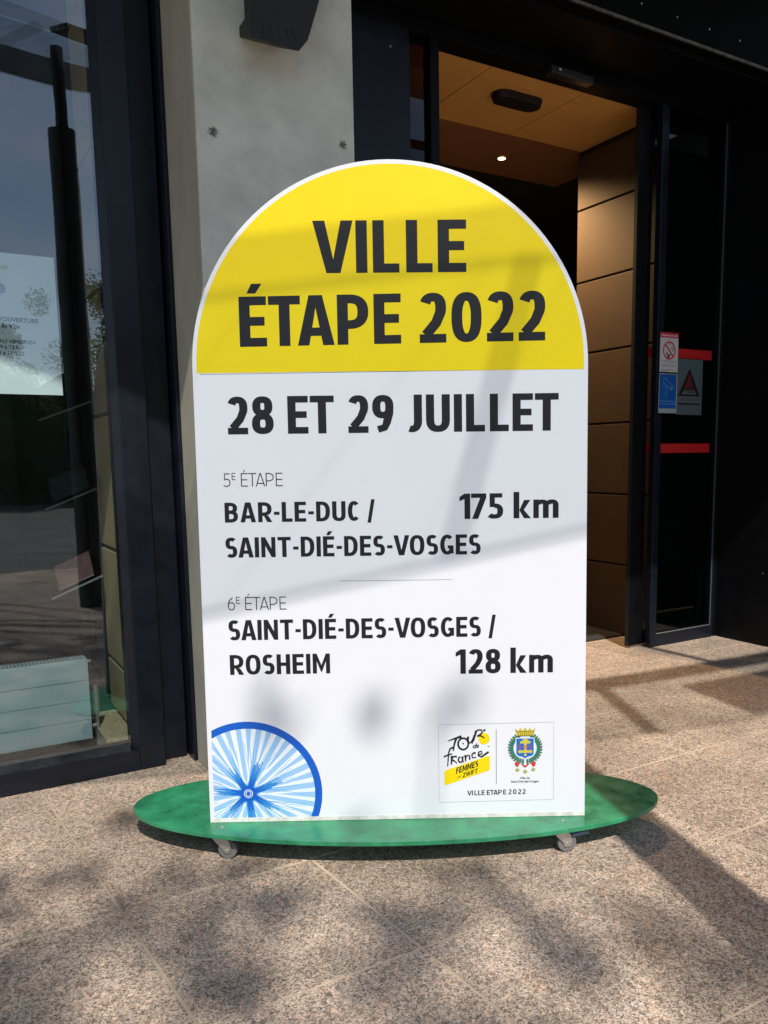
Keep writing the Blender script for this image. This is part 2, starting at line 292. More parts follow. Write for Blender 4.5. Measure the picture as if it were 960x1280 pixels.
def glyph(ch, wv, wh):
    """outline pieces for one letter, cap height 1, and its width"""
    P = Pen(wv, wh); a, b = wv/2, wh/2; acc = None
    W = {'I': wv, 'L': .50, 'E': .54, 'T': .63, 'V': .76, 'A': .73, 'P': .62, 'R': .64, 'B': .62, 'D': .65, 'C': .54, 'O': .70, '0': .60, 'G': .64, 'S': .55, '2': .53,
         '5': .54, '6': .57, '7': .54, '1': .38, '8': .57, '9': .56, 'J': .38, 'U': .63, 'M': .82, 'N': .68, 'H': .64, '-': .26, '/': .36, 'k': .60, 'm': .90, ' ': .28,
         'F': .50, 'Z': .56, 'W': 1.0}
    base = {'É': 'E'}.get(ch, ch); w_ = W[base]
    th = 1 if wv < .12 else 0
    if base == 'I': P.rect(0, 0, wv, 1)
    elif base == 'L': P.rect(0, 0, wv, 1); P.rect(wv, 0, w_, wh)
    elif base in 'EF':
        P.rect(0, 0, wv, 1); P.rect(wv, 1-wh, w_, 1); P.rect(wv, .505-b, w_*.93, .505+b)
        if base == 'E': P.rect(wv, 0, w_, wh)
        if ch == 'É': P.poly([(w_*.30, 1.06), (w_*.30+wv*.8, 1.06), (w_*.62+wv*.6, 1.25), (w_*.62-wv*.35, 1.25)])
    elif base == 'T': P.rect(0, 1-wh, w_, 1); P.rect(w_/2-a, 0, w_/2+a, 1-wh)
    elif base == 'V': P.poly([(0, 1), (wv*1.06, 1), (w_/2, wh*1.5), (w_-wv*1.06, 1), (w_, 1), (w_/2+wv*.62, 0), (w_/2-wv*.62, 0)])
    elif base == 'A':
        P.poly([(0, 0), (wv*1.06, 0), (w_/2, 1-wh*1.4), (w_-wv*1.06, 0), (w_, 0), (w_/2+wv*.62, 1), (w_/2-wv*.62, 1)])
        ix = lambda y: wv*1.0+(w_/2-wv*1.06)*y/(1-wh*1.4)
        y0, y1 = .19, .19+wh*.95; P.poly([(ix(y0)-.02, y0), (w_-ix(y0)+.02, y0), (w_-ix(y1)+.02, y1), (ix(y1)-.02, y1)])
    elif base in 'PR':
        P.rect(0, 0, wv, 1); lo = .40
        P.band([(wv, 1-b)]+sup(wv+.02, (1-b+lo)/2, w_-a-wv-.02, (1-b-lo)/2, 90, -90, 16)+[(wv, lo)])
        if base == 'R': P.poly([(w_*.42, lo-b+.01), (w_*.42+wv, lo-b+.01), (w_+.02, 0), (w_-wv*1.05, 0)])
    elif base == 'B':
        P.rect(0, 0, wv, 1); mid = .52
        P.band([(wv, 1-b)]+sup(wv+.02, (1-b+mid)/2, w_-a-wv-.05, (1-b-mid)/2, 90, -90, 14)+[(wv, mid)])
        P.band([(wv, mid)]+sup(wv+.02, (b+mid)/2, w_-a-wv-.02, (mid-b)/2, 90, -90, 14)+[(wv, b)])
    elif base == 'D': P.rect(0, 0, wv, 1); P.band([(wv, 1-b)]+sup(wv+.02, .5, w_-a-wv-.02, .5-b, 90, -90, 22)+[(wv, b)])
    elif base in 'O0': P.band(sup(w_/2, .5, w_/2-a, .5-b, 0, 360-9, 39), closed=True)
    elif base in 'CG':
        P.band(sup(w_/2+.02, .5, w_/2-a+.02, .5-b, 48, 312, 26, 2.15))
        if base == 'G': P.rect(w_-wv, .06, w_, .46); P.rect(w_*.56, .46-wh*.85, w_-wv, .46)
    elif base == 'S':
        ym = .505; up = sup(w_/2, (1-b+ym)/2, w_/2-a, (1-b-ym)/2, 40, 262, 18); dn = sup(w_/2, (b+ym)/2, w_/2-a, (ym-b)/2, 82, -142, 18)
        P.band(up+dn)
    elif base == '2':
        up = sup(w_/2, .70, w_/2-a, .30-b, 158, -22, 18)
        P.band(up+[(w_*.62, .40), (a*1.15, wh*.9)], wh=wh); P.rect(0, 0, w_, wh)
    elif base == '5':
        P.rect(.06, 1-wh, w_-.03, 1); P.rect(.06, .46, .06+wv*.9, 1-wh)
        P.band([(.06+wv*.9, .60-b)]+sup(w_*.42, (.60-b+b)/2+.0, w_*.58-a, (.60-b-b)/2, 90, -140, 20))
    elif base == '6':
        P.band(sup(w_/2, .31, w_/2-a, .31-b, 0, 350, 30), closed=True); P.band([(a, .31), (a+.005, .48), (a+.07, .72), (w_*.42, .86), (w_*.72, 1-b)])
    elif base == '9':
        P.band(sup(w_/2, .69, w_/2-a, .31-b, 0, 350, 30), closed=True); P.band([(w_-a, .69), (w_-a-.005, .52), (w_-a-.07, .28), (w_*.58, .14), (w_*.26, b)])
    elif base == '8':
        P.band(sup(w_/2, .735, w_/2-a-.02, .265-b, 0, 350, 30), closed=True); P.band(sup(w_/2, .28, w_/2-a, .28-b, 0, 350, 30), closed=True)
    elif base == '7': P.rect(0, 1-wh, w_, 1); P.poly([(w_-wv*1.05, 1-wh), (w_, 1-wh), (w_*.46, 0), (w_*.46-wv*1.05, 0)])
    elif base == '1': P.rect(w_-wv, 0, w_, 1); P.poly([(w_-wv, 1), (w_-wv, 1-wh*1.25), (.0, .70), (.0, .70+wh)])
    elif base == 'J': P.band([(w_-a, 1), (w_-a, .32)]+sup(w_-a-.16, .30, .16, .30-b, 0, -112, 12, 2.2))
    elif base == 'U': P.band([(a, 1), (a, .34)]+sup(w_/2, .34, w_/2-a, .34-b, 180, 360, 18)+[(w_-a, 1)])
    elif base == 'M':
        P.rect(0, 0, wv*.95, 1); P.rect(w_-wv*.95, 0, w_, 1); k = wv*.95
        P.poly([(k, 1), (w_/2, .42), (w_-k, 1), (w_-k, .62), (w_/2+.02, .08), (w_/2-.02, .08), (k, .62)])
    elif base == 'N': P.rect(0, 0, wv*.95, 1); P.rect(w_-wv*.95, 0, w_, 1); P.poly([(wv*.95, 1), (wv*.95, .58), (w_-wv*.95, 0), (w_-wv*.95, .42)])
    elif base == 'H': P.rect(0, 0, wv, 1); P.rect(w_-wv, 0, w_, 1); P.rect(wv, .5-b, w_-wv, .5+b)
    elif base == 'W': P.poly([(0, 1), (wv, 1), (.28, .3), (.43, 1), (.57, 1), (.72, .3), (1-wv, 1), (1, 1), (.80, 0), (.64, 0), (.5, .6), (.36, 0), (.20, 0)])
    elif base == 'Z': P.rect(0, 1-wh, w_, 1); P.rect(0, 0, w_, wh); P.poly([(0, wh), (wv*1.2, wh), (w_, 1-wh), (w_-wv*1.2, 1-wh)])
    elif base == '-': P.rect(0, .36, w_, .36+wh*.9)
    elif base == '/': P.poly([(0, -.10), (wv*.82, -.10), (w_, 1.08), (w_-wv*.82, 1.08)])
    elif base == 'k':
        P.rect(0, 0, wv, 1.04); P.poly([(wv, .32), (w_-wv*1.1, .72), (w_, .72), (wv+.14, .30)]); P.poly([(wv, .32), (wv+.14, .36), (w_+.02, 0), (w_-wv*1.1, 0)])
    elif base == 'm':
        P.rect(0, 0, wv*.95, .73); k = wv*.95; h_ = (w_-k)/2
        for q in (0, 1):
            x0 = k+q*h_-(0 if q == 0 else k*.0); x1 = k+(q+1)*h_-a
            P.band([(x0-.03, .60)]+sup((x0+x1)/2-.01, .50, (x1-x0)/2+.01, .23-b, 120, 0, 10)+[(x1, 0)])
    return P.out, w_
PAIR = {('T', 'A'): -.06, ('A', 'T'): -.06, ('A', 'P'): .06, ('V', 'I'): .05, ('L', 'E'): .10, ('É', 'T'): .04, ('E', 'T'): .05, ('-', 'V'): .05, ('V', 'O'): .02, ('A', 'I'): .06, ('1', '7'): .03, ('S', 'A'): .05, ('7', '5'): .06, ('L', 'L'): .13}
def layout(txt, wv, wh, gap=.105):
    x = 0; out = []; prev = None
    for c in txt:
        if c == ' ': x += .37; prev = None; continue
        if prev is not None: x += PAIR.get((prev, c), gap)
        ps, w_ = glyph(c, wv, wh); out.append((x, ps)); x += w_; prev = c
    return out, x
def line(mb, txt, u0, v0, cap, u1, put, wv=.215, wh=.175, gap=.105, dv=0.):
    """lay a line of lettering from u0 to u1 with its foot at v0 (+dv at the far end)"""
    g, tot = layout(txt, wv, wh, gap); sx = (u1-u0)/tot
    for x, ps in g:
        for k, p in enumerate(ps):
            q = p[1] if p[0] == 'q' else p
            lay = 0 if p[0] == 'q' and k < 60 and len(ps) < 70 else k
            if p[0] == 'q': lay = 1 if k >= 32 else 0
            mb.face([put(u0+(x+a)*sx, v0+b*cap+dv*(x+a)/tot, min(lay, 6)) for a, b in q])

# ------------------------------------------------------------------ the sign on its castered board
SR = thing('event_sign', 'tall white board with rounded yellow top announcing a stage town, on a green oval base', 'sign', (.619, 2.189, 0), R(-30.05))
LEAN = R(2); ZT = .085
def sp_(u, v, k=0., t=0.):                                 # sign face coordinates -> sign's own frame; k = height of print, t = depth behind
    y = v*sin(LEAN); z = ZT+v*cos(LEAN); d = t-k
    return (u, y+d*cos(LEAN), z-d*sin(LEAN))
def local(mb, name, mt, parent=SR, **kw): return mb.build(name, mt, parent, world=False, **kw)
Wd = 1.06; rr = .53; cv = 1.259
def arch(inset, foot=0., n=60):
    r_ = rr-inset
    return [(inset, foot), (Wd-inset, foot)]+[(rr+r_*cos(pi*i/n), cv+r_*sin(pi*i/n)) for i in range(n+1)]
b = MB(); o_ = arch(0); b.prism([sp_(u, v) for u, v in o_], [sp_(u, v, 0, .0095) for u, v in o_]); panel = local(b, 'panel', M['white'], bevel=.0008)
b = MB(); o_ = arch(.001); b.prism([sp_(u, v, 0, .0097) for u, v in o_], [sp_(u, v, 0, .0103) for u, v in o_]); local(b, 'back_sheet', mat('grey_back_sheet', (.62, .61, .58), .4, var=.06, vscale=5))
b = MB()                                                    # narrow dirty trim along the foot and sides
b.prism([sp_(.003, .001, .0012), sp_(1.057, .001, .0012), sp_(1.057, .0125, .0012), sp_(.003, .0125, .0012)], [sp_(.003, .001, -.001), sp_(1.057, .001, -.001), sp_(1.057, .0125, -.001), sp_(.003, .0125, -.001)])
local(b, 'foot_trim', M['edge'], panel)
def put(kbase): return lambda u, v, l: sp_(u, v, kbase+l*.00006)
b = MB(); r_ = .519; a0 = math.asin((1.2455-cv)/r_)
pts = [(rr+r_*cos(a0+(pi-2*a0)*i/70), cv+r_*sin(a0+(pi-2*a0)*i/70)) for i in range(71)]
b.face([sp_(u, v, .0004) for u, v in pts]); local(b, 'yellow_field', M['yellow'], panel)
b = MB(); b.face([sp_(u, v, .0003) for u, v in ((.02, 1.2425), (1.04, 1.2475), (1.04, 1.2466), (.02, 1.2416))])
line(b, 'VILLE', .329, 1.5015, .134, .734, put(.0007))
line(b, 'ÉTAPE 2022', .129, 1.313, .130, .944, put(.0007), dv=.009)
local(b, 'title_lettering', M['ink'], panel)
b = MB(); line(b, '28 ET 29 JUILLET', .089, 1.083, .100, .981, put(.0005)); local(b, 'date_lettering', M['ink'], panel)
th = dict(wv=.075, wh=.07, gap=.16)
for v0, d in ((.943, '5'), (.605, '6')):
    b = MB(); line(b, d, .072, v0, .036, .0905, put(.0005), **th); line(b, 'E', .0945, v0+.018, .019, .1045, put(.0005), .10, .10)
    line(b, 'ÉTAPE', .119, v0, .036, .232, put(.0005), **th)
    local(b, 'stage_number_lettering', M['ink'], panel)
b = MB(); b.face([sp_(u, v, .0005) for u, v in ((.381, .6812), (.689, .6805), (.689, .6816), (.381, .6824))])
local(b, 'divider_line', mat('grey_line', (.25, .26, .28), .4), panel)
for nm, a_ in (('route_lettering', ('BAR-LE-DUC /', .072, .846, .054, .480)), ('route_lettering', ('SAINT-DIÉ-DES-VOSGES', .071, .750, .055, .768)), ('route_lettering', ('SAINT-DIÉ-DES-VOSGES /', .071, .521, .056, .809)),
              ('route_lettering', ('ROSHEIM', .071, .424, .056, .348)), ('distance_lettering', ('175 km', .711, .847, .069, .982)), ('distance_lettering', ('128 km', .697, .4165, .069, .968))):
    b = MB(); line(b, *a_, put(.0005), .205, .17); local(b, nm, M['ink'], panel)

# printed wheel, clipped by the board's lower left corner
def clip(poly, x0, y0, x1=9, y1=9):
    for ax, val, sg in ((0, x0, 1), (1, y0, 1), (0, x1, -1), (1, y1, -1)):
        out = []
        for i in range(len(poly)):
            p, q = poly[i-1], poly[i]; ip = (p[ax]-val)*sg >= 0; iq = (q[ax]-val)*sg >= 0
            if ip != iq: t = (val-p[ax])/(q[ax]-p[ax]); out.append((p[0]+(q[0]-p[0])*t, p[1]+(q[1]-p[1])*t))
            if iq: out.append(q)
        poly = out
        if not poly: return []
    return poly
CX, CY = .110, .083; RO, RI = .2075, .1875
def wheel_mesh(polys, k):
    b = MB()
    for i, p in enumerate(polys):
        p = clip(p, .0125, .0135)
        if len(p) > 2: b.face([sp_(u, v, k+i*1e-6) for u, v in p])
    return b
pol = lambda r, a: (CX+r*cos(a), CY+r*sin(a))
ringq = lambda r0, r1, n=90: [[pol(r0, 2*pi*i/n), pol(r0, 2*pi*(i+1)/n), pol(r1, 2*pi*(i+1)/n), pol(r1, 2*pi*i/n)] for i in range(n)]
b_lb = mat('pale_blue_print', (.30, .52, .80), .32); b_w = mat('spoke_white_print', (.74, .80, .88), .32); b_mb = mat('mid_blue_print', (.06, .32, .68), .32); b_db = mat('blue_print', (.004, .10, .52), .32)
we = local(wheel_mesh([[pol(RI+.002, 2*pi*i/72) for i in range(72)]], .0004), 'wheel_print', b_lb, panel)
NS = 40
q = []
for i in range(NS):
    a = 2*pi*(i+.3)/NS; h = random.choice((.030, .036, .042)); off = .16*(1 if i % 2 else -1)
    q.append([pol(.03, a+off-.05), pol(.03, a+off+.05), pol(RI, a+h), pol(RI, a-h)])
local(wheel_mesh(q, .00048), 'white_spokes', b_w, panel)
q = []; q2 = []
for i in range(7):
    a0 = 2*pi*i/7+.35
    for j in range(9):
        f = (j-4)/4; aa = a0-f*.42; bb = a0+f*.36+random.uniform(-.03, .03); r1 = random.uniform(.115, .165)
        q.append([pol(.022, aa-.07), pol(.022, aa+.07), pol(r1, bb+.004), pol(r1, bb-.004)])
        r2 = random.uniform(.06, .105); q2.append([pol(.020, aa-.06), pol(.020, aa+.06), pol(r2, a0-f*.12+.012), pol(r2, a0-f*.12-.012)])
local(wheel_mesh(q, .00056), 'light_blue_spokes', mat('light_blue_print', (.13, .40, .78), .32), panel)
local(wheel_mesh(q2, .00066), 'blue_spokes', mat('strong_blue_print', (.02, .21, .60), .32), panel)
q = []
for i in range(14):
    a0 = 2*pi*(i//2)/7+.35+(.10 if i % 2 else -.10)
    q.append([pol(.015, a0-.22), pol(.015, a0+.22), pol(.050, a0+.03), pol(.050, a0-.03)])
local(wheel_mesh(q+[[pol(.024, 2*pi*i/24) for i in range(24)]], .00072), 'wheel_hub_print', b_db, panel); local(wheel_mesh(ringq(RI, RO), .00072), 'wheel_rim_print', b_db, panel)
local(wheel_mesh(ringq(.0105, .0125, 24)+ringq(.006, .0078, 24), .00092), 'hub_ring', b_w, panel)

# logo box, bottom right.  X, Y are positions on the printed box (960 x 747 units)
LG = lambda X, Y, k=.0006: sp_(.605+X*.4055/960, .330-Y*.3255/747, k)
b = MB()
for x0, y0, x1, y1 in ((98, 132, 868, 134), (98, 648, 868, 650), (98, 134, 100, 648), (866, 134, 868, 648)): b.face([LG(x0, y0), LG(x1, y0-5), LG(x1, y1-5), LG(x0, y1)])
local(b, 'logo_frame', mat('grey_ink', (.35, .37, .40), .4), panel)
def brush(mb, pts, w0, w1=None, k=.0007):
    w1 = w0 if w1 is None else w1; n = len(pts); lo = []; ro = []
    for i, (x, y) in enumerate(pts):
        a = pts[max(0, i-1)]; c = pts[min(n-1, i+1)]; dx, dy = c[0]-a[0], c[1]-a[1]; l = math.hypot(dx, dy) or 1
        t = i/(n-1); h = (w0+(w1-w0)*t)/2*brush.k; lo.append((x-dy/l*h, y+dx/l*h)); ro.append((x+dy/l*h, y-dx/l*h))
    for i in range(n-1): mb.face([LG(*p, k+brush.c*4e-6) for p in (lo[i], lo[i+1], ro[i+1], ro[i])])
    brush.c = (brush.c+1) % 40
brush.c = 0; brush.k = 1.3
def arcp(cx, cy, rx, ry, a0, a1, n=14): return [(cx+rx*cos(R(a0+(a1-a0)*i/n)), cy+ry*sin(R(a0+(a1-a0)*i/n))) for i in range(n+1)]
b = MB(); b.face([LG(402+38*cos(R(a)), 230+38*sin(R(a)), .0005) for a in range(0, 360, 12)])
b.face([LG(x, y, .0005) for x, y in ((148, 434), (425, 346), (436, 345), (440, 352), (440, 430), (430, 443), (142, 536), (136, 532), (136, 446))])
local(b, 'yellow_logo_shapes', M['yellow'], panel)
b = MB()
brush(b, [(160, 242), (200, 228), (252, 212)], 4, 13); brush(b, [(216, 226), (204, 262), (196, 308)], 12, 7)               # T
brush(b, arcp(263, 262, 34, 38, -100, 262, 22), 9, 10); brush(b, arcp(263, 260, 3, 3, 0, 359, 8), 4)                       # O
brush(b, [(296, 214), (294, 240), (303, 258), (316, 252), (332, 222), (336, 206)], 12, 6); brush(b, [(336, 206), (330, 235), (322, 262)], 9, 6)
brush(b, [(350, 178), (340, 212), (330, 246)], 12, 8); brush(b, [(340, 184), (362, 172), (386, 172), (392, 184), (380, 200), (356, 214)], 7, 9); brush(b, [(356, 210), (384, 212), (404, 226)], 8, 7)
brush(b, arcp(405, 174, 3.5, 3.5, 0, 359, 8), 7)
brush(b, arcp(338, 282, 9, 8, 0, 350, 10), 5); brush(b, [(352, 260), (348, 278), (347, 292)], 6, 4); brush(b, [(353, 282), (368, 278), (364, 270), (355, 274), (354, 286), (366, 288)], 4)   # de
brush(b, [(196, 284), (176, 292), (166, 318), (162, 362), (158, 410)], 10, 5); brush(b, [(134, 346), (160, 334), (190, 326)], 9, 6)        # f
brush(b, [(186, 340), (186, 366), (182, 398)], 12, 7); brush(b, [(186, 358), (202, 344), (220, 346)], 6, 10); brush(b, [(190, 368), (206, 376), (222, 392)], 9, 4)  # r
brush(b, arcp(244, 366, 14, 18, -60, 270, 14), 7, 8); brush(b, [(259, 344), (258, 366), (264, 386)], 10, 5)                  # a
brush(b, [(276, 336), (278, 358), (278, 378)], 11, 6); brush(b, [(279, 352), (294, 336), (304, 340), (306, 368)], 6, 8)      # n
brush(b, [(346, 326), (332, 322), (320, 336), (324, 356), (348, 352)], 10, 6)                                               # c
brush(b, [(362, 340), (388, 328), (384, 312), (366, 318), (364, 342), (384, 350), (432, 318)], 6, 10)                       # e
brush(b, [(426, 282), (434, 280)], 3); brush(b, [(436, 281), (441, 284)], 2)
def slanted(X0, Y0, X1, Y1, cap, txt, wv, wh, k=.0008, shear=.12, gap=.105):
    g, tot = layout(txt, wv, wh, gap); dx, dy = (X1-X0)/tot, (Y1-Y0)/tot
    for x, ps in g:
        for j, p in enumerate(ps):
            qq = p[1] if p[0] == 'q' else p
            b.face([LG(X0+(x+a)*dx+c*cap*shear, Y0+(x+a)*dy-c*cap, k+(0 if p[0] == 'q' and j < 32 else min(j, 6))*6e-5) for a, c in qq])
slanted(212, 462, 360, 414, 42, 'FEMMES', .22, .18); slanted(258, 487, 356, 456, 31, 'ZWIFT', .19, .17)
slanted(219, 491, 250, 481, 11, 'AVEC', .14, .14)
slanted(288, 606, 679, 602, 32, 'VILLE ETAPE 2022', .17, .15, shear=0, gap=.26)
brush(b, [(483, 168), (483, 532)], 2)
local(b, 'logo_lettering', M['ink'], panel)
# the town arms
gold = mat('gold_print', (.62, .50, .04), .4); lgreen = mat('laurel_print', (.015, .17, .11), .4); ared = mat('red_print', (.55, .05, .04), .4); ablue = mat('shield_print', (.008, .13, .50), .4)
b = MB()
lv = []
for sgn in (-1, 1):
    for i in range(15):
        t = i/14; ang = R(118-t*150) if sgn > 0 else 0
        th_ = R(62-t*146); X = 676+sgn*(92*cos(th_)+8*(1-t)); Y = 300-92*sin(th_)*.98
        if i == 14: X -= sgn*2
        for d in (-1, 0, 1):
            dirn = th_+pi/2+d*.95; dx, dy = sgn*cos(dirn), -sin(dirn); px, py = -dy, dx; l_ = 27 if d else 22
            lv.append([(X, Y), (X+dx*l_*.5+px*8, Y+dy*l_*.5+py*8), (X+dx*l_, Y+dy*l_), (X+dx*l_*.5-px*8, Y+dy*l_*.5-py*8)])
for i, p in enumerate(lv): b.face([LG(x, y, .0005+i*2e-6) for x, y in p])
for X in (624, 676, 730): b.face([LG(X+13*cos(R(a)), (442 if X != 676 else 454)+11*sin(R(a)), .00075) for a in range(0, 360, 30)])
local(b, 'laurel_print', lgreen, panel)
b = MB()
for sgn in (-1, 1):
    for i in range(8):
        th_ = R(52-i*17); b.face([LG(676+sgn*104*cos(th_)+4*cos(R(a)), 300-98*sin(th_)+4*sin(R(a)), .00078) for a in range(0, 360, 60)])
for x in (622, 732): b.face([LG(x+c*a, y, .0007) for c, a, y in ((1, -16, 390), (1, 16, 390), (1, 13, 412), (1, 0, 424), (1, -13, 412))])
b.face([LG(x, y, .00082) for x, y in ((648, 398), (676, 412), (706, 398), (690, 418), (676, 428), (662, 418))])
local(b, 'red_ribbon_print', ared, panel)
b = MB(); b.face([LG(x, y, .00080) for x, y in ((612, 228), (738, 228), (738, 338), (728, 354), (696, 362), (676, 376), (658, 362), (624, 354), (612, 338))]); local(b, 'shield_outline_print', b_w, panel)
b = MB(); b.face([LG(x, y, .00088) for x, y in ((617, 233), (733, 233), (733, 334), (724, 348), (692, 356), (676, 368), (660, 356), (628, 348), (617, 334))]); local(b, 'shield_print', ablue, panel)
b = MB()
b.face([LG(x, y, .00080) for x, y in ((607, 170), (618, 168), (622, 182), (634, 182), (636, 168), (650, 166), (654, 180), (666, 180), (668, 164), (684, 164), (686, 180), (698, 180), (702, 166), (716, 168), (718, 182), (730, 182), (734, 168), (745, 170), (730, 218), (622, 218))]); local(b, 'crown_print', gold, panel); b = MB()
for k, q in enumerate([[(668, 262), (686, 262), (686, 330), (668, 330)], [(658, 240), (696, 240), (696, 252), (658, 252)], [(640, 312), (714, 312), (714, 328), (640, 328)], [(650, 252), (704, 252), (704, 266), (650, 266)]]): b.face([LG(x, y, .00094+k*2e-5) for x, y in q])
for cx_, cy_, r_ in ((677, 244, 10), (640, 320, 11), (713, 320, 11), (677, 342, 9), (650, 258, 9), (704, 258, 9)): b.face([LG(cx_+r_*cos(R(a)), cy_+r_*sin(R(a)), .00104+cx_*1e-8) for a in range(0, 360, 30)])
for X, Y in ((624, 442), (676, 454), (730, 442)): b.face([LG(X+c, Y+d, .0008) for c, d in ((-12, 0), (-4, -4), (0, -12), (4, -4), (12, 0), (4, 4), (0, 12), (-4, 4))])
local(b, 'cross_and_medal_print', gold, panel, kind='stuff')
b = MB()
for p in ([(628, 282), (640, 276), (646, 286), (634, 294), (646, 302), (634, 306)], [(700, 278), (718, 290), (702, 302)], [(664, 282), (690, 282)], [(664, 298), (690, 298)]): brush(b, p, 5, 5, .0012)
local(b, 'arms_initials_print', ared, panel)
b = MB()
for X in range(628, 728, 14): brush(b, [(X, 186), (X+4, 214)], 2, 2, .0011)
brush(b, [(612, 184), (740, 184)], 2, 2, .0011); brush(b, [(624, 216), (728, 216)], 3, 3, .0011)
local(b, 'crown_line_print', M['ink'], panel)
def typed(name, txt, size, mt, parent, mtx, bold=0., align='CENTER', sx=1.):
    c = bpy.data.curves.new(name, 'FONT'); c.body = txt; c.size = size; c.align_x = align; c.offset = bold; c.resolution_u = 3
    t = bpy.data.objects.new(name, c); COL.objects.link(t); bpy.context.view_layer.update()
    me = bpy.data.meshes.new_from_object(t.evaluated_get(bpy.context.evaluated_depsgraph_get())); COL.objects.unlink(t); bpy.data.objects.remove(t)
    me.transform(mtx @ Matrix.Diagonal((sx, 1, 1, 1))); o = bpy.data.objects.new(name, me); COL.objects.link(o); me.materials.clear(); me.materials.append(mt)
    if parent: o.parent = parent; o.matrix_parent_inverse = ROOTINV.get(parent.name, Matrix())
    return o
for txt, Y in (('Ville de', 503), ('Saint-Dié-des-Vosges', 526)):
    p = Vector(LG(674, Y, .0006)); mtx = Matrix.Translation(p) @ Matrix.Rotation(R(90)-LEAN*0, 4, 'X')
    o = typed('town_name_lettering', txt, .0092, M['ink'], None, mtx, .00012); o.parent = panel

# the base board
b = MB(); cb = Vector((.527+.0*1, -.010)); 
wc = Vector((1.146, 2.049)) - Vector((.619, 2.189)); a_ = R(30.05); cb = Vector((wc.x*cos(a_)-wc.y*sin(a_), wc.x*sin(a_)+wc.y*cos(a_)))
el = lambda z, f=0: [(cb.x+(.783-f)*cos(2*pi*i/120), cb.y+(.281-f)*sin(2*pi*i/120), z) for i in range(120)]
b.prism(el(.0725), el(.085)); board = local(b, 'base_board', M['green'], bevel=.0015)
for bx in ((.042, -.036, .085), (.992, -.036, .085), (.042, .045, .085), (.992, .045, .085), (.10, -.036, .085) ):
    b = MB(); b.cyl((bx[0], bx[1], .085), (bx[0], bx[1], .0885), .006, .005, 6)
    if bx[0] != .10: local(b, 'bolt', M['zinc'])
def caster(x, y, rz, brake, flip=1):
    """one swivel caster: plate, fork cheeks, wheel"""
    Rm = Matrix.Translation((x, y, 0)) @ Matrix.Rotation(rz, 4, 'Z')
    def fin(mb, name, mt, par, **k):
        mb.v = [tuple(Rm @ Vector(v)) for v in mb.v]; return local(mb, name, mt, par, **k)
    f_ = MB(); f_.box(-.024, -.020, .0690, .024, .020, .0722); f_.cyl((0, 0, .060), (0, 0, .0690), .017, .019, 20)
    for s_ in (-1, 1):
        y0 = s_*.0135; oc = [(-.020, .064), (.018, .064), (.030, .052), (.034, .034), (.029, .020), (.015, .019), (.006, .034), (-.012, .052)]
        f_.prism([(a, y0, c) for a, c in oc], [(a, y0+s_*.002, c) for a, c in oc])
    f_.cyl((.021, -.018, .0275), (.021, .018, .0275), .0035, .0035, 10)
    c = fin(f_, 'caster', M['zinc'], SR, bevel=.0006)
    wl = MB(); wl.cyl((.021, -.0095, .0275), (.021, .0095, .0275), .0268, .0268, 36); fin(wl, 'wheel', M['wheel'], c, bevel=.0025)
    hb = MB(); hb.cyl((.021, -.0115, .0275), (.021, .0115, .0275), .012, .012, 20); fin(hb, 'wheel_hub', M['zinc'], c)
    if brake:
        k = MB(); k.prism([(.034, -.014, .054), (.082, -.014, .060), (.084, -.014, .052), (.038, -.014, .044)], [(.034, .014, .054), (.082, .014, .060), (.084, .014, .052), (.038, .014, .044)])
        fin(k, 'brake_pedal', M['bluepl'], c, bevel=.001)
caster(.036, -.036, R(-8), False); caster(.980, -.040, R(8), True); caster(.05, .14, R(160), False); caster(.985, .14, R(60), False)
# wooden back stay of the panel
b = MB(); b.beam((.10, .012, .10), (.10, .060, 1.15), .03, .02); b.beam((.96, .012, .10), (.96, .060, 1.15), .03, .02); b.box(.03, .0125, .0855, 1.03, .05, .115)
local(b, 'back_stay', mat('pine_batten', (.45, .33, .2), .7, var=.2, vscale=30))

# ------------------------------------------------------------------ left window wall
ww = thing('shop_window', 'tall fixed window in dark navy metal frame, left of the concrete pillar', 'window', (.1, 2.93, 0))
def wp(mb, name, mt=None, par=None, **k): return mb.build(name, mt or M['navy'], par or ww, **k)
HZ = 3.4
wp(MB().box(-2.6, 2.93, 0, .588, 3.03, .075), 'bottom_rail', bevel=.003)
wp(MB().prism([(-2.6, 2.934, .0755), (-2.6, 2.985, .0755), (-2.6, 2.985, .103), (-2.6, 2.958, .098)], [(.560, 2.934, .0755), (.560, 2.985, .0755), (.560, 2.985, .103), (.560, 2.958, .098)]), 'sill', mat('worn_sill', (.03, .032, .038), .28, metal=.4, var=.5, vscale=25))
wp(MB().box(.5885, 2.93, 0, .678, 3.03, HZ), 'frame_stile', bevel=.003)
wp(MB().prism([(.5895, 2.934, .075), (.5895, 2.985, .075), (.5605, 2.985, .075), (.566, 2.955, .075)], [(.5895, 2.934, HZ), (.5895, 2.985, HZ), (.5605, 2.985, HZ), (.566, 2.955, HZ)]), 'glazing_bead')
wp(MB().box(.6785, 2.985, 0, .770, 3.05, HZ), 'recessed_stile', M['navy'], bevel=.002)
wp(MB().box(.7765, 2.915, 0, .7915, 3.04, HZ), 'edge_strip', bevel=.002)
wp(MB().box(.762, 3.035, 0, .80, 3.06, HZ), 'seal', M['black'])
wp(MB().box(-2.6, 2.93, HZ-.12, .588, 3.03, HZ), 'top_rail')
wp(MB().box(-1.62, 2.93, .0752, -1.53, 3.03, HZ-.121), 'mullion')
wp(MB().box(-1.529, 2.962, .09, .5785, 2.970, HZ-.12), 'glass_pane', GL); wp(MB().box(-2.6, 2.962, .09, -1.621, 2.970, HZ-.12), 'glass_pane', GL)
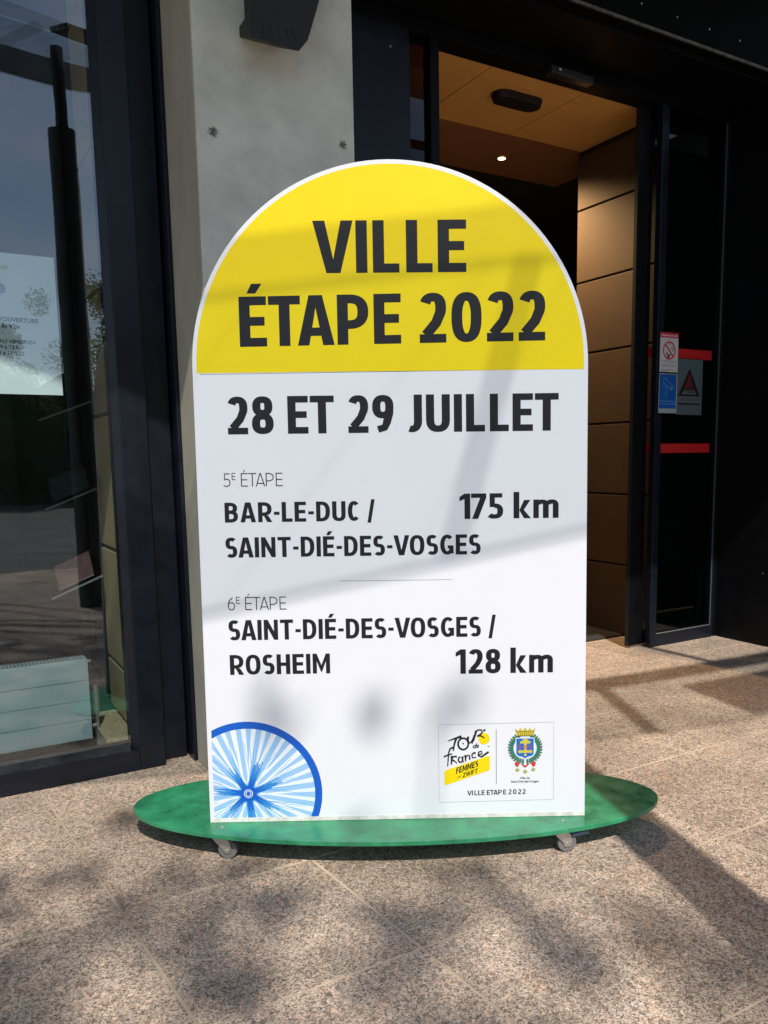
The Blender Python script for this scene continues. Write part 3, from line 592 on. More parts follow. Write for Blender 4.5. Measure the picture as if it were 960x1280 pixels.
# opening hours notice, inside of the glass
po = thing('opening_hours_notice', 'pale paper notice with opening hours taped inside the left window', 'notice', (.25, 2.975, 1.31))
pb = MB().box(.08, 2.9735, 1.318, .4215, 2.9745, 1.755).build('sheet', M['paper'], po)
MX = lambda x, z: Matrix.Translation((x, 2.9728, z)) @ Matrix.Rotation(R(90), 4, 'X')
tk = mat('notice_ink', (.008, .01, .015), .6)
for txt, z, s_, bd in (("HORAIRES D'OUVERTURE", 1.5445, .0185, 0.0005), ('Hôtel de Ville', 1.5245, .0185, .0005), ('-', 1.507, .017, .0003), ('DU LUNDI AU VENDREDI', 1.4775, .0165, .0002), ('8 h 30 à 12 h', 1.4595, .0165, .0002), ('13 h 30 à 17 h 30', 1.4405, .0165, .0002)):
    typed('notice_lettering', txt, s_, tk, po, MX(.2555, z), bd)
b = MB(); b.face([(.235, 2.9728, 1.70), (.283, 2.9728, 1.705), (.286, 2.9728, 1.716), (.235, 2.9728, 1.716)]); b.build('notice_yellow_mark', mat('pale_yellow', (.6, .65, .35), .6), po)
b = MB()
for X, Z, r_ in ((.245, 1.665, .016), (.262, 1.645, .012), (.24, 1.63, .018)): b.face([(X+r_*cos(R(a)), 2.9727-r_*.01, Z+r_*sin(R(a))*1.3) for a in range(0, 360, 40)])
b.build('notice_blue_mark', mat('faded_blue', (.25, .38, .55), .6), po)

# room behind the left window
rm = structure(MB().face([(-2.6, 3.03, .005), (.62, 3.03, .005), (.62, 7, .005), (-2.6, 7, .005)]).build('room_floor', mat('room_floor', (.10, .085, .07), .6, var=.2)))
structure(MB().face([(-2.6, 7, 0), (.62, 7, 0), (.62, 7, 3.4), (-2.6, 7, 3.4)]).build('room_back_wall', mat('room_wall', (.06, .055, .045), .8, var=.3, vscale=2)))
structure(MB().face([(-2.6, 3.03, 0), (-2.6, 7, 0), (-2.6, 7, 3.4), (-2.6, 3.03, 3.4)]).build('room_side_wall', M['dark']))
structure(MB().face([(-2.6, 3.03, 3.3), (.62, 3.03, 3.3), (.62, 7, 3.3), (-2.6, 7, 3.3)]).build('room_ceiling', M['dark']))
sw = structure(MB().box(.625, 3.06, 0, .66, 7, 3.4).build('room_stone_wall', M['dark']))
zz = [.095, .307, .765, 1.275, 1.72, 2.2, 2.7, 3.2]
for z0, z1 in zip(zz, zz[1:]): MB().box(.600, 3.055, z0+.008, .6245, 3.50, z1-.008).build('stone_panel', M['stone2'], sw, bevel=.003)
MB().box(.50, 3.06, .006, .6245, 3.45, .088).build('stone_plinth', mat('speckled_plinth', (.45, .34, .2), .8, var=.5, vscale=120), sw, bevel=.004)
MB().box(.560, 3.505, .006, .6245, 3.60, 3.3).build('dark_upright', M['navyd'], sw)
ra = thing('radiator', 'low pale grey-blue panel radiator behind the left window glass', 'radiator', (-.3, 3.2, 0))
for k in range(4):
    z0 = .062+k*.0755; MB().box(-1.0, 3.2, z0, .474, 3.215, z0+.0735).build('front_plate', M['rad'], ra, bevel=.0015)
MB().box(-1.0, 3.216, .062, .476, 3.29, .366).build('body', M['rad'], ra, bevel=.004)
b = MB()
for i in range(110):
    for r0, r1 in ((3.226, 3.246), (3.256, 3.276)):
        x = .455-i*.0125; b.face([(x, r0, .3668), (x+.005, r0, .3668), (x+.005, r1, .3668), (x, r1, .3668)])
b.build('top_grille_slots', M['grille'], ra, kind='stuff')
MB().cyl((.500, 3.235, .1505), (.500, 3.235, .255), .011, .011, 14).build('valve', M['zinc'], ra)
b = MB(); b.cyl((.476, 3.235, .10), (.500, 3.235, .10), .008, .008, 10); b.cyl((.500, 3.235, .01), (.500, 3.235, .15), .007, .007, 10); 
MB().cyl((.4765, 3.24, .352), (.492, 3.24, .352), .006, .006, 10).build('bleed_screw', M['zinc'], ra)
b.build('pipe', M['zinc'], ra)
rk = thing('leaflet_rack', 'rack of tilted clear leaflet trays behind the left window', 'rack', (.42, 3.45, 0))
acr = glass('clear_acrylic', (.70, .73, .73), .30); acw = mat('acrylic_edge', (.16, .18, .18), .2)
for k, zc in enumerate((.66, 1.00, 1.33)):
    x0, x1, y0 = .385, .575, 3.36
    b = MB(); b.prism([(x0, y0, zc-.075), (x1, y0, zc), (x1, y0+.12, zc+.10), (x0, y0+.12, zc+.02)], [(x0, y0+.004, zc-.079), (x1, y0+.004, zc-.004), (x1, y0+.124, zc+.096), (x0, y0+.124, zc+.016)])
    t_ = b.build('tray', acr, rk)
    MB().beam((x0, y0-.002, zc-.078), (x1, y0-.002, zc-.003), .004, .007).build('tray_lip', acw, rk)
    if k < 2:
        b = MB(); b.prism([(x0+.03, y0+.012, zc-.05), (x1-.03, y0+.012, zc), (x1-.03, y0+.10, zc+.085), (x0+.03, y0+.10, zc+.03)], [(x0+.03, y0+.014, zc-.047), (x1-.03, y0+.014, zc+.003), (x1-.03, y0+.102, zc+.088), (x0+.03, y0+.102, zc+.033)])
        b.build('leaflets', mat('red_leaflet' if k == 0 else 'grey_leaflet', ((.05, .014, .014), (.04, .045, .05))[k], .5, var=.7, vscale=60), rk)
MB().cyl((.50, 3.52, .01), (.50, 3.52, 1.6), .012, .012, 12).build('post', M['navyd'], rk); MB().box(.42, 3.44, .006, .58, 3.58, .02).build('foot', M['navyd'], rk)

# ------------------------------------------------------------------ concrete pillar and its lamp
pr = thing('concrete_pillar', 'pale painted concrete pillar with a rough left side, between window and entrance', 'pillar', (1.06, 2.75, 0))
MB().box(.7935, 2.592, 0, 1.328, 3.6, 4.0).build('shaft', M['pier'], pr, bevel=.006)
MB().box(.7905, 2.600, .002, .7933, 2.914, 3.9).build('roughcast_side', M['rough'], pr)
lp = thing('wall_lamp', 'black wedge-shaped lamp housing high on the concrete pillar', 'lamp', (1.06, 2.59, 2.5))
f_ = [(.948, 2.430), (.948, 2.80), (1.20, 2.80), (1.149, 2.480), (1.124, 2.405), (1.105, 2.352), (1.075, 2.315), (.926, 2.318), (.926, 2.395)]
k_ = [(.958, 2.430), (.958, 2.80), (1.18, 2.80), (1.149, 2.480), (1.124, 2.44), (1.105, 2.40), (1.075, 2.38), (.94, 2.38), (.94, 2.41)]
b = MB(); b.prism([(x, 2.45, z) for x, z in f_], [(x, 2.591, z) for x, z in k_]); b.build('housing', M['lampb'], lp, bevel=.004)
b = MB()
for i, x in enumerate((.965, .99, 1.015, 1.04, 1.06)): b.box(x, 2.4475, 2.335+.004*i, x+.004, 2.4496, 2.362+.003*i)
b.box(.955, 2.447, 2.328, .985, 2.4496, 2.331); b.build('cast_ribs', mat('lamp_mark', (.02, .02, .019), .5), lp, kind='stuff')

# ------------------------------------------------------------------ entrance: portal, door, side panel
YD = 3.27
en = thing('entrance_portal', 'black metal entrance portal with a deep soffit around the sliding door', 'doorway', (2.7, YD, 0))
def ep(mb, name, mt=None, **k): return mb.build(name, mt or M['navyd'], en, **k)
ep(MB().box(1.329, 2.88, 3.0, 4.5, 2.93, 3.55), 'fascia', mat('fascia_black', (.0022, .0022, .0022), .6, spec=.06, var=.3), bevel=.004)
ep(MB().box(1.329, 2.872, 3.006, 4.5, 2.8795, 3.018), 'drip_edge', mat('worn_edge', (.10, .095, .075), .5, var=.7, vscale=30))
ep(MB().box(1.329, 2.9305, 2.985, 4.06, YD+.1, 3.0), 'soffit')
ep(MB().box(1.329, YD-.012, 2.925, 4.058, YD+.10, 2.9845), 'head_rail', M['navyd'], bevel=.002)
for x in (2.77, 2.99, 3.22, 3.44, 3.66): ep(MB().cyl((x-.06, 2.8795, 3.10), (x-.06, 2.8765, 3.10), .0045, .0045, 8), 'screw', M['zinc'])
ep(MB().box(1.331, YD-.01, 0, 1.945, YD+.06, 2.9245), 'wide_panel', M['navy'], bevel=.002)
ep(MB().box(1.62, YD-.026, 0, 1.640, YD-.0105, 2.9245), 'panel_strip', M['navy'])
ep(MB().box(2.050, YD-.012, 0, 2.094, YD+.05, 2.9245), 'mullion', bevel=.002)
ep(MB().box(1.946, YD+.018, .08, 2.0495, YD+.026, 2.9245), 'side_glass', glass('reflection_tinted_glass', (.30, .22, .14), .0))  # brown reflections put into the glass tint
ep(MB().box(1.946, YD, 0, 2.0495, YD+.05, .08), 'side_rail')
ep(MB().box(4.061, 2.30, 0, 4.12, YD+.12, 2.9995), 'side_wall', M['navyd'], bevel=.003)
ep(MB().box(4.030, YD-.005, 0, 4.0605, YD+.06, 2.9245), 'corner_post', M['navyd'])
for z in (.42, 1.25, 2.1): ep(MB().cyl((4.0605, 2.95, z), (4.0575, 2.95, z), .0035, .0035, 8), 'screw', M['zinc'])
ep(MB().cyl((1.85, YD-.0105, 2.83), (1.85, YD-.0130, 2.83), .004, .004, 8), 'screw', M['zinc'])
sn = thing('door_sensor', 'small black motion sensor bar above the door opening', 'sensor', (2.82, 3.2, 2.9))
MB().box(2.69, 3.205, 2.888, 2.955, 3.2575, 2.924).build('body', mat('sensor_plastic', (.025, .025, .027), .25), sn, bevel=.006)
MB().box(2.735, 3.2035, 2.905, 2.748, 3.205, 2.915).build('indicator', mat('sensor_window', (.5, .5, .48), .3), sn)
MBq = MB().box(3.430, 3.326, .012, 3.4985, 3.346, 2.92)
dr = thing('sliding_door', 'open black-framed sliding glass leaf parked at the right of the opening', 'door', (3.7, 3.33, 0))
yl0, yl1 = 3.320, 3.350
MB().box(3.389, yl0, .012, 3.428, yl1, 2.92).build('stile', M['navyd'], dr, bevel=.003); MB().box(3.96, yl0, .012, 4.003, yl1, 2.92).build('stile', M['navyd'], dr, bevel=.003)
MBq.build('inner_stile', M['navyd'], dr)
MB().box(3.499, yl0, .012, 3.9595, yl1, .085).build('bottom_rail', M['navyd'], dr); MB().box(3.499, yl0, 2.87, 3.9595, yl1, 2.92).build('top_rail', M['navyd'], dr)
MB().box(3.499, 3.331, .0855, 3.9595, 3.337, 2.8695).build('glass', GLD, dr)
for z in (1.108, 1.634): MB().box(3.50, 3.3288, z, 3.90, 3.3306, z+.054).build('red_band', M['red'], dr)
MB().box(3.386, yl0+.004, .012, 3.3888, yl1-.004, 2.92).build('seal', M['black'], dr)
fp = thing('fixed_side_panel', 'fixed glazed panel with red warning bands at the right end of the entrance', 'window', (3.77, YD, 0))
y0, y1 = YD-.008, YD+.03
MB().box(3.497, y0, .0, 3.548, y1, 2.9245).build('stile', M['navy'], fp, bevel=.003); MB().box(4.008, y0, 0, 4.0295, y1, 2.9245).build('stile', M['navy'], fp, bevel=.002)
MB().box(3.5485, y0, 0, 4.0075, y1, .074).build('bottom_rail', M['navy'], fp, bevel=.002)
MB().box(3.5485, y0-.002, .0745, 4.0075, y0+.004, .079).build('rail_bead', M['zinc'], fp)
MB().box(4.0035, y0-.002, .0795, 4.0075, y0+.003, 2.9245).build('side_bead', mat('grey_bead', (.10, .10, .11), .4), fp)
MB().box(3.5485, YD+.008, .0795, 4.0075, YD+.014, 2.9245).build('glass', GLD, fp)
for z, x0, x1 in ((1.107, 3.5495, 3.965), (1.633, 3.555, 3.957)): MB().box(x0, YD+.0055, z, x1, YD+.0075, z+.052).build('red_band', M['red'], fp)
# stickers on the fixed pane
ys = YD-.0095
st = thing('no_smoking_sticker', 'white no-smoking sticker with a red ring on the right door panel', 'sticker', (3.59, ys, 1.55))
MB().box(3.519, ys, 1.551, 3.661, ys+.0008, 1.763).build('sheet', mat('sticker_white', (.62, .62, .60), .4), st)
rd = mat('sticker_red', (.60, .03, .07), .4); 
b = MB(); b.face([(x, ys-.0004, z) for x, z in ((3.519, 1.735), (3.661, 1.735), (3.661, 1.763), (3.519, 1.763))]); b.build('header', rd, st)
b = MB(); n_ = 36
for i in range(n_):
    a0, a1 = 2*pi*i/n_, 2*pi*(i+1)/n_
    b.face([(3.590+r_*cos(a), ys-.0006, 1.667+r_*sin(a)*1.0) for r_, a in ((.050, a0), (.050, a1), (.041, a1), (.041, a0))])
b.face([(3.590+c, ys-.0009, 1.667+d) for c, d in ((-.033, .026), (-.026, .033), (.033, -.026), (.026, -.033))]); b.build('red_ring', rd, st)
sk = M['ink']; b = MB()
for q in ([(3.574, 1.630), (3.592, 1.650), (3.600, 1.643), (3.584, 1.624)], [(3.566, 1.652), (3.572, 1.662), (3.580, 1.640), (3.572, 1.636)], [(3.602, 1.676), (3.618, 1.694), (3.621, 1.691), (3.605, 1.673)], [(3.612, 1.664), (3.628, 1.684), (3.631, 1.681), (3.615, 1.661)], [(3.580, 1.700), (3.590, 1.706), (3.598, 1.694), (3.590, 1.700)]):
    b.face([(x, ys-.0007, z) for x, z in q])
b.build('cigarette_print', sk, st)
typed('header_lettering', 'INTERDICTION DE FUMER', .0115, mat('sticker_white_ink', (.8, .8, .8), .5), st, Matrix.Translation((3.590, ys-.0007, 1.743)) @ Matrix.Rotation(R(90), 4, 'X'), .0003, sx=.93)
b = MB()
for k, (z, x0, x1) in enumerate(((1.610, 3.528, 3.652), (1.602, 3.548, 3.632), (1.588, 3.528, 3.652), (1.579, 3.536, 3.645), (1.562, 3.528, 3.650), (1.556, 3.535, 3.60))):
    x = x0
    while x < x1: l_ = random.uniform(.004, .012); b.face([(x, ys-.0004, z), (min(x+l_, x1), ys-.0004, z), (min(x+l_, x1), ys-.0004, z+.0032), (x, ys-.0004, z+.0032)]); x += l_+.003
b.build('small_print', mat('grey_print', (.16, .16, .16), .5), st)
st = thing('camera_notice_sticker', 'blue sticker with a drawn surveillance camera below the no-smoking sticker', 'sticker', (3.59, ys, 1.32))
MB().box(3.517, ys, 1.327, 3.661, ys+.0008, 1.5425).build('sheet', mat('sticker_pale', (.35, .42, .42), .4), st)
b = MB(); b.face([(x, ys-.0004, z) for x, z in ((3.521, 1.352), (3.654, 1.352), (3.654, 1.538), (3.521, 1.538))]); b.build('blue_field', mat('sticker_blue', (.006, .10, .42), .4), st)
b = MB(); lb = mat('sticker_light_blue', (.12, .32, .62), .4)
def stroke(p, w_):
    for (x0, z0), (x1, z1) in zip(p, p[1:]):
        dx, dz = x1-x0, z1-z0; l = math.hypot(dx, dz); nx, nz = -dz/l*w_/2, dx/l*w_/2
        b.face([(x0+nx, ys-.0007, z0+nz), (x1+nx, ys-.0007, z1+nz), (x1-nx, ys-.0007, z1-nz), (x0-nx, ys-.0007, z0-nz)])
stroke([(3.552, 1.512), (3.552, 1.480), (3.618, 1.450), (3.632, 1.472), (3.570, 1.515), (3.552, 1.512)], .003); stroke([(3.552, 1.492), (3.610, 1.466), (3.640, 1.478)], .003); stroke([(3.574, 1.470), (3.574, 1.440), (3.560, 1.432)], .003); stroke([(3.574, 1.440), (3.576, 1.412)], .003)
for z in (1.392, 1.378): stroke([(3.525, z), (3.650, z)], .004)
b.face([(x, ys-.0007, z) for x, z in ((3.604, 1.462), (3.622, 1.452), (3.628, 1.462), (3.612, 1.470))]); b.build('camera_drawing', lb, st)
st = thing('triangle_sticker', 'grey-green sticker with a dark red triangle beside the blue camera sticker', 'sticker', (3.765, ys, 1.31))
MB().box(3.6625, ys+.0015, 1.320, 3.869, ys+.0023, 1.628).build('sheet', mat('sticker_grey', (.085, .125, .135), .5), st)
b = MB(); yt = ys+.0011
b.face([(x, yt, z) for x, z in ((3.761, 1.578), (3.851, 1.424), (3.671, 1.424))])
b.face([(x, yt, z) for x, z in ((3.673, 1.377), (3.852, 1.377), (3.852, 1.385), (3.673, 1.385))]); b.build('triangle_print', M['ink'], st)
b = MB(); b.face([(x, yt-.0003, z) for x, z in ((3.761, 1.552), (3.802, 1.464), (3.720, 1.464))]); b.build('red_triangle', mat('dark_red_print', (.13, .012, .02), .5), st)
b = MB(); b.face([(x, yt-.0003, z) for x, z in ((3.716, 1.458), (3.806, 1.458), (3.822, 1.434), (3.700, 1.434))]); b.face([(x, yt-.0003, z) for x, z in ((3.673, 1.392), (3.852, 1.392), (3.852, 1.415), (3.673, 1.415))]); b.build('pale_strips', mat('strip_grey', (.13, .14, .15), .5), st)
typed('strip_lettering', 'ATTENTION', .020, M['ink'], st, Matrix.Translation((3.761, yt-.0006, 1.4405)) @ Matrix.Rotation(R(90), 4, 'X'), .0006, sx=.85)
typed('strip_lettering', 'LOCAUX SURVEILLES', .019, mat('strip_dark', (.035, .04, .045), .5), st, Matrix.Translation((3.762, yt-.0006, 1.3975)) @ Matrix.Rotation(R(90), 4, 'X'), .0004, sx=.80)

# ------------------------------------------------------------------ lobby behind the door
structure(MB().face([(1.3, 3.571, .001), (3.63, 3.571, .001), (3.63, 9, .001), (1.3, 9, .001)]).build('lobby_floor', M['floor']))
MBm = MB().box(2.0, 3.575, .0015, 3.60, 4.9, .012).build('entrance_mat', M['carpet'], bevel=.003); tag(MBm, 'dark ribbed entrance mat just inside the sliding door', 'mat')
ZC = 2.935
lc = structure(MB().box(1.3, 3.38, ZC+.012, 3.66, 4.02, ZC+.05).build('lobby_ceiling', M['dark']))
xs = [1.34, 1.90, 2.475, 3.06, 3.655]; ysq = [3.385, 3.505, 4.02]
for xa, xb in zip(xs, xs[1:]):
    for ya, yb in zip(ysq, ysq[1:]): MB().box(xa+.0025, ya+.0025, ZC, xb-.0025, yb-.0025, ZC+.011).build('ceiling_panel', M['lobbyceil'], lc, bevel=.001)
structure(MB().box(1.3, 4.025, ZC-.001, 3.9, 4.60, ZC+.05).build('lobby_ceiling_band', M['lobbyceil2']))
structure(MB().box(1.3, 4.61, ZC+.10, 6.0, 9, ZC+.15).build('lobby_ceiling_deep', M['dark']))
lw = structure(MB().box(3.612, 3.36, 0, 3.66, 4.03, ZC).build('lobby_right_wall', M['dark']))
zz = [.005, .437, .864, 1.29, 1.726, 2.158, 2.588, ZC-.028]
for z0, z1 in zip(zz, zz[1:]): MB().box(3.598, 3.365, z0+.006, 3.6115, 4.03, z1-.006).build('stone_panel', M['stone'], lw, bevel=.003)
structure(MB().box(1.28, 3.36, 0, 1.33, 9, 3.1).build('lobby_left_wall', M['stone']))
structure(MB().box(1.3, 9, 0, 6.0, 9.1, 3.1).build('lobby_back_wall', M['dark']))
structure(MB().box(6.0, 4.03, 0, 6.1, 9, 3.1).build('lobby_far_wall', M['dark'])); structure(MB().box(3.66, 4.03, 0, 6.0, 4.08, 3.1).build('lobby_return_wall', M['dark']))
cd = thing('ceiling_detector', 'black rounded bar-shaped unit fixed under the lobby ceiling', 'detector', (2.79, 3.6, ZC))
def stad(z, r_, l_): return [(2.79+(l_ if cos(a) > 0 else -l_)+r_*cos(a), 3.60+r_*sin(a), z) for a in [2*pi*(i+.5)/32 for i in range(32)]]
MB().prism(stad(ZC-.035, .056, .085), stad(ZC-.0005, .062, .09)).build('body', mat('detector_black', (.008, .007, .006), .5), cd, bevel=.004)
LA = []
def downlight(x, y, z, lab, watts):
    t = thing('downlight', lab, 'ceiling light', (x, y, z))
    b = MB(); n_ = 28
    for i in range(n_):
        a0, a1 = 2*pi*i/n_, 2*pi*(i+1)/n_
        for (r0, h0), (r1, h1) in (((.034, -.004), (.048, -.004)), ((.048, -.004), (.050, 0))): b.face([(x+r0*cos(a0), y+r0*sin(a0), z+h0), (x+r0*cos(a1), y+r0*sin(a1), z+h0), (x+r1*cos(a1), y+r1*sin(a1), z+h1), (x+r1*cos(a0), y+r1*sin(a0), z+h1)])
    b.build('trim_ring', mat('brass_ring', (.45, .33, .16), .35, metal=.7), t)
    MB().cyl((x, y, z-.002), (x, y, z-.001), .022, .022, 20).build('bulb', emit('warm_bulb', (1, .72, .32), 22), t)
    l = bpy.data.lights.new('downlight_lamp', 'SPOT'); l.energy = watts; l.color = (1, .66, .32); l.spot_size = R(150); l.spot_blend = .8; l.shadow_soft_size = .03
    lo = bpy.data.objects.new('downlight_lamp', l); COL.objects.link(lo); lo.location = (0, 0, -.03); lo.parent = t
downlight(3.245, 4.338, ZC-.001, 'small lit round downlight in the lobby ceiling', 190)

# ------------------------------------------------------------------ building mass above and behind (keeps the rooms dark)
bl = thing('town_hall', 'upper storey wall of the building above the entrance and window', 'building', (1, 4, 3.5))
bm_ = mat('dark_render', (.12, .11, .10), .8, var=.2)
MB().box(-12, 2.935, 3.56, 8, 3.1, 8).build('upper_wall', bm_, bl); MB().box(-12, 3.1, 3.56, 8, 10, 3.7).build('roof_slab', bm_, bl)
MB().box(-12, 3.1, 0, -2.7, 3.3, 3.55).build('left_wall', M['navyd'], bl); MB().box(-12, 10, 0, 8, 10.2, 8).build('rear_wall', bm_, bl); MB().box(4.13, 2.9, 0, 8, 3.3, 3.55).build('right_wall', M['navyd'], bl)
MB().box(-2.7, 3.0, HZ+.001, 1.33, 3.2, 3.56).build('lintel', M['navyd'], bl); MB().box(.67, 3.07, 0, 1.30, 3.3, 3.5).build('hidden_wall', M['navyd'], bl)

# ------------------------------------------------------------------ glass canopy on a steel column (casts the shadows, mirrored in the window)
K = Vector((.25, .86))
def H_(sx): return max(3.45, min(4.15, 3.77+(sx-1.63)*.19))
def C3(sx, sy, dz=0): h = H_(sx); return Vector((sx-K.x*h, sy-K.y*h, h+dz))
EDGE = [(-2.6, 4.3), (-1.4, 3.62), (-.3, 3.15), (.2, 2.97), (.81, 2.77), (1.3, 2.60), (1.77, 2.44), (2.15, 2.28), (2.5, 2.19), (2.97, 2.10), (3.6, 2.02), (4.6, 1.95), (6, 1.95)]
BEAM = [(-2.2, 5.0), (-1.0, 4.45), (.3, 3.86), (1.2, 3.47), (1.75, 3.22), (1.95, 3.12), (2.2, 3.00), (2.6, 2.84), (2.95, 2.775), (3.3, 2.745), (3.9, 2.70), (5, 2.68), (6.4, 2.68)]
cn = thing('glass_canopy', 'glass and steel canopy over the entrance, its edge mirrored in the left window', 'canopy', tuple(C3(1.6, 2.5)))
steel = mat('canopy_steel', (.035, .036, .034), .5, var=.2)
thin = sheer('shadow_softening_rib', .78)  # ribs made translucent only to soften their shadows on the sign
def at(L_, s):
    i = min(int(s), len(L_)-2); t = s-i; return (L_[i][0]*(1-t)+L_[i+1][0]*t, L_[i][1]*(1-t)+L_[i+1][1]*t)
# glass panels between edge and beam
for i in range(len(BEAM)-1):
    e0, e1 = at(EDGE, i), at(EDGE, i+1); p = [C3(*e0), C3(*e1), C3(*BEAM[i+1]), C3(*BEAM[i])]
    MB().prism(p, [q+Vector((0, 0, .008)) for q in p]).build('glass_panel', GLC, cn)
kb = next(i for i, q in enumerate(BEAM) if q[0] > 1.9)
MB().ribbon([C3(*q, .06) for q in BEAM[:kb+1]], .125, .03).build('purlin', thin, cn)
MB().ribbon([C3(*q, .06) for q in BEAM[kb:]], .15, .03).build('purlin', steel, cn)
# plate added to darken the mirrored edge, set along the sun's rays
E3 = [C3(*q, .01) for q in EDGE]
for a, c in zip(E3, E3[1:]): MB().prism([a, c, c+SUNV*.36, a+SUNV*.36], [v+Vector((.0, .008, .004)) for v in (a, c, c+SUNV*.36, a+SUNV*.36)]).build('added_edge_plate', steel, cn)
def strut(a, c, wd, mt): MB().beam(C3(*a, .045), C3(*c, .045), wd, .02).build('rib', mt, cn)
strut((1.82, 3.14), (1.42, 2.54), .075, thin); strut((2.72, 2.86), (2.41, 2.18), .078, steel); strut((3.49, 3.30), (3.52, 2.80), .04, steel)
p = [C3(2.94, 2.12, .03), C3(3.02, 2.585, .03), C3(3.5, 2.55, .03), C3(5.4, 2.50, .03), C3(5.2, 2.0, .03), C3(3.6, 2.06, .03)]
MB().prism(p, [q+Vector((0, 0, .02)) for q in p]).build('solid_panel', steel, cn)
# opaque roof slab from the inner line to the wall
top = [(-2.2, 5.2), (-1.0, 4.75), (.3, 4.25), (1.2, 3.93), (1.75, 3.80), (2.6, 3.68), (3.3, 3.62), (5, 3.6), (6.4, 3.6)]
lo_ = [C3(*q, .06) for q in top]; hi_ = [Vector((q.x, 2.93, 3.58)) for q in lo_]
for i in range(len(top)-1):
    qd = [lo_[i], lo_[i+1], hi_[i+1], hi_[i]]; MB().prism(qd, [v+Vector((0, 0, .06)) for v in qd]).build('roof_panel', mat('canopy_lining', (.13, .12, .10), .6) if i == 0 else bpy.data.materials['canopy_lining'], cn)
cl = thing('canopy_column', 'round steel column carrying the canopy, mirrored in the left window', 'column', (1.055, -.72, 0))
MB().cyl((1.055, -.72, 0), (1.055, -.72, 3.44), .100, .094, 32).build('shaft', mat('column_steel', (.022, .021, .018), .45, var=.2), cl, smooth=False)
MB().cyl((1.055, -.72, 3.4405), (1.055, -.72, H_(2.0)+.16), .042, .042, 20).build('upper_rod', steel, cl)

# ------------------------------------------------------------------ trees
def leafmat(name, col):
    mt = mat(name, col, .55, var=.45, vscale=3); n = mt.node_tree; b = n.nodes['Principled BSDF']; o = n.nodes['Material Output']
    t = n.nodes.new('ShaderNodeBsdfTranslucent'); t.inputs[0].default_value = (col[0]*2, col[1]*2, col[2]*1.2, 1); mx = n.nodes.new('ShaderNodeMixShader'); mx.inputs[0].default_value = .3
    n.links.new(b.outputs[0], mx.inputs[1]); n.links.new(t.outputs[0], mx.inputs[2]); n.links.new(mx.outputs[0], o.inputs[0]); return mt
LF = [leafmat('leaf_green', (.05, .10, .025)), leafmat('leaf_pale', (.09, .12, .05))]
BK = mat('bark', (.10, .08, .06), .9, var=.4, vscale=20)
def leaves(mb, c, rad, n, sz, rng):
    for _ in range(n):
        d = Vector((rng.gauss(0, 1), rng.gauss(0, 1), rng.gauss(0, 1))).normalized()*rad*rng.random()**.45
        p = c+d; u = Vector((rng.gauss(0, 1), rng.gauss(0, 1), rng.gauss(0, .6))).normalized(); v = u.orthogonal().normalized(); s_ = sz*rng.uniform(.7, 1.3)
        mb.face([p-u*s_, p+v*s_*.42, p+u*s_, p-v*s_*.42])
def tree(name, label, base, clumps, n, sz, lm, seed, r0=.12, group=None):
    rng = random.Random(seed); t = thing(name, label, 'tree', base, group=group)
    B = Vector(base); top = sum((c for c, _ in clumps), Vector())/len(clumps); tr = MB(); p = B; pts = [B]
    for k in range(1, 6):
        f = k/5; p = B.lerp(Vector((B.x*.6+top.x*.4, B.y*.6+top.y*.4, top.z)), f)+Vector((rng.uniform(-.06, .06), rng.uniform(-.06, .06), 0)); pts.append(p)
    for k, (a, c) in enumerate(zip(pts, pts[1:])): tr.cyl(a, c, r0*(1-.16*k), r0*(1-.16*(k+1)), 10)
    for c, r_ in (clumps[::6] if name == 'plane_tree' else clumps[::2]):
        s_ = pts[rng.choice((2, 3, 4))]; mid = s_.lerp(c, .5)+Vector((0, 0, .15)); tr.cyl(s_, mid, r0*.28, r0*.17, 6); tr.cyl(mid, c, r0*.17, r0*.06, 5)
    tr.build('trunk', BK, t)
    lv_ = MB()
    for c, r_ in clumps: leaves(lv_, c, r_, max(4, int(n*(r_/.2)**2)) if name == 'plane_tree' else n, sz, rng)
    lv_.build('crown', lm, t, kind='stuff')
rng = random.Random(11); cl_ = []
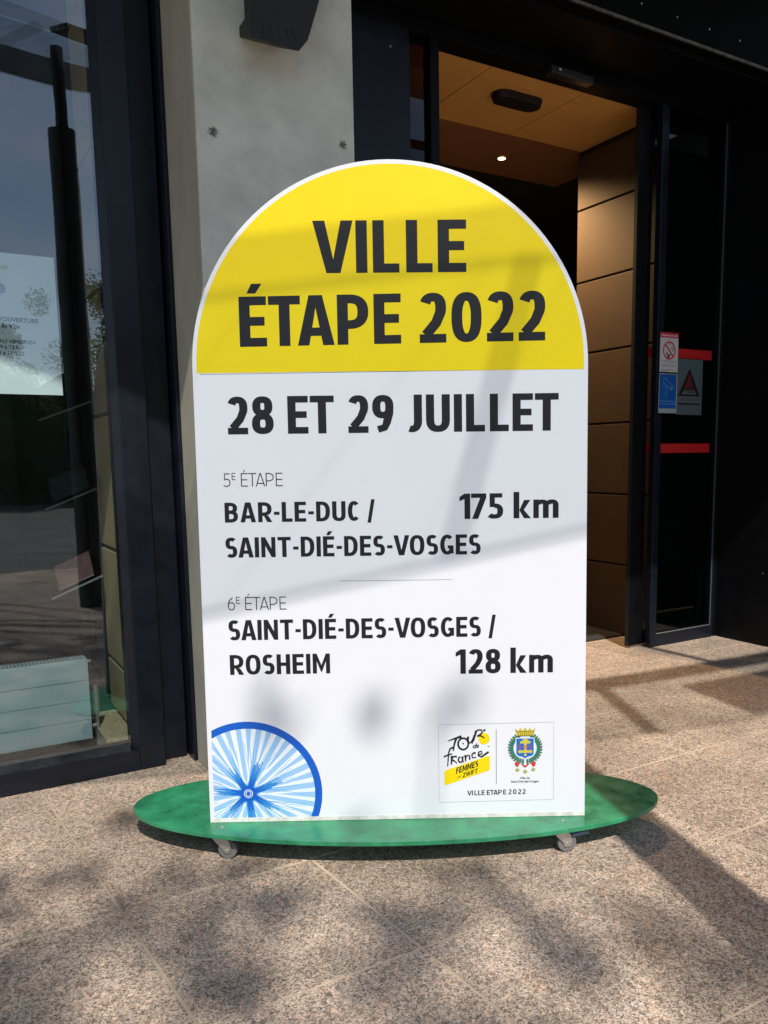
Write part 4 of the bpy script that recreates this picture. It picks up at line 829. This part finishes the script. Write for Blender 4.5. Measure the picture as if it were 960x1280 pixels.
for (sx, sy, r_) in [(-.7, 2.35, .22), (-.25, 2.75, .2), (.15, 2.25, .16), (-.1, 1.9, .26), (.25, 1.75, .22), (-.45, 1.5, .3), (.1, 1.3, .26), (.5, 1.95, .18), (.42, 1.42, .2), (.72, 1.72, .15), (.85, 1.38, .2), (1.05, 1.62, .14), (.6, 1.05, .26), (1.0, 1.02, .18), (1.25, 1.3, .17),
                     (1.3, .95, .2), (1.5, 1.22, .14), (.95, .65, .22), (.2, .8, .3), (1.45, .7, .18), (-.3, .9, .3), (1.8, 1.0, .12), (1.72, .75, .16), (.85, 2.42, .06), (1.1, 2.3, .045), (1.32, 2.2, .06), (1.02, 2.0, .06), (.4, 2.55, .10), (-.8, 3.2, .25), (2.1, .8, .2), (.35, 3.1, .12), (-1.1, 2.0, .3), (-.9, 1.2, .3)]:
    z = rng.uniform(7.6, 9.8)
    
    for q_ in range(4 if r_ > .11 else 2):
        a_ = rng.uniform(0, 2*pi); zq = z+rng.uniform(-.5, .5); ox, oy = sx+r_*.75*cos(a_), sy+r_*.75*sin(a_); cl_.append((Vector((ox-K.x*zq, oy-K.y*zq, zq)), r_*rng.uniform(.4, .7)))
tree('plane_tree', 'leafy tree in front of the building that dapples the paving with shade', (-2.3, -7.6, -.03), cl_, 52, .05, LF[0], 3, .13)
for i in range(14):
    rng = random.Random(40+i); bx = -9+i*2.3+rng.uniform(-.6, .6); by = -21+rng.uniform(-2, 2); hh = rng.uniform(4.6, 6.4) if i % 3 else rng.uniform(5.8, 7.2)
    cs = [(Vector((bx+rng.gauss(0, .75), by+rng.gauss(0, .75), hh*rng.uniform(.22, .93))), rng.uniform(.4, .85)) for _ in range(34)]
    cs += [(Vector((bx+rng.gauss(0, .3), by+rng.gauss(0, .3), hh*rng.uniform(.9, 1.04))), .3) for _ in range(5)]
    tree('street_tree', ['slim pale tree', 'bushy green tree'][i % 2]+' in the row across the street, mirrored in the window', (bx, by, -.03), cs, 260, .055, LF[i % 2], 60+i, .10, group='row of trees across the street')
ht = thing('tall_hedge', 'tall dark green hedge across the street, mirrored in the window', 'hedge', (5, -19, -.03))
rng = random.Random(5); top_ = []; cr = MB()
xs_ = [-14+i*.8 for i in range(60)]; hs_ = [rng.uniform(2.9, 3.7) for _ in xs_]; ds_ = [rng.uniform(-.3, .3) for _ in xs_]
for i in range(59): cr.prism([(xs_[i], -19.6, -.03), (xs_[i], -18.7+ds_[i], -.03), (xs_[i], -18.9+ds_[i], hs_[i]), (xs_[i], -19.6, hs_[i]*.95)], [(xs_[i+1], -19.6, -.03), (xs_[i+1], -18.7+ds_[i+1], -.03), (xs_[i+1], -18.9+ds_[i+1], hs_[i+1]), (xs_[i+1], -19.6, hs_[i+1]*.95)])
cr.build('inner_growth', mat('hedge_inside', (.045, .075, .028), .9, var=.6, vscale=5, bump=1, bscale=20), ht)
hg = MB()
for i in range(240): x = rng.uniform(-13, 32); k = int((x+14)/.8); leaves(hg, Vector((x, -18.15+rng.uniform(-.2, .2), rng.uniform(.2, hs_[min(k, 59)]+.1))), .5, 120, .055, rng)
hg.build('foliage', LF[1], ht, kind='stuff')
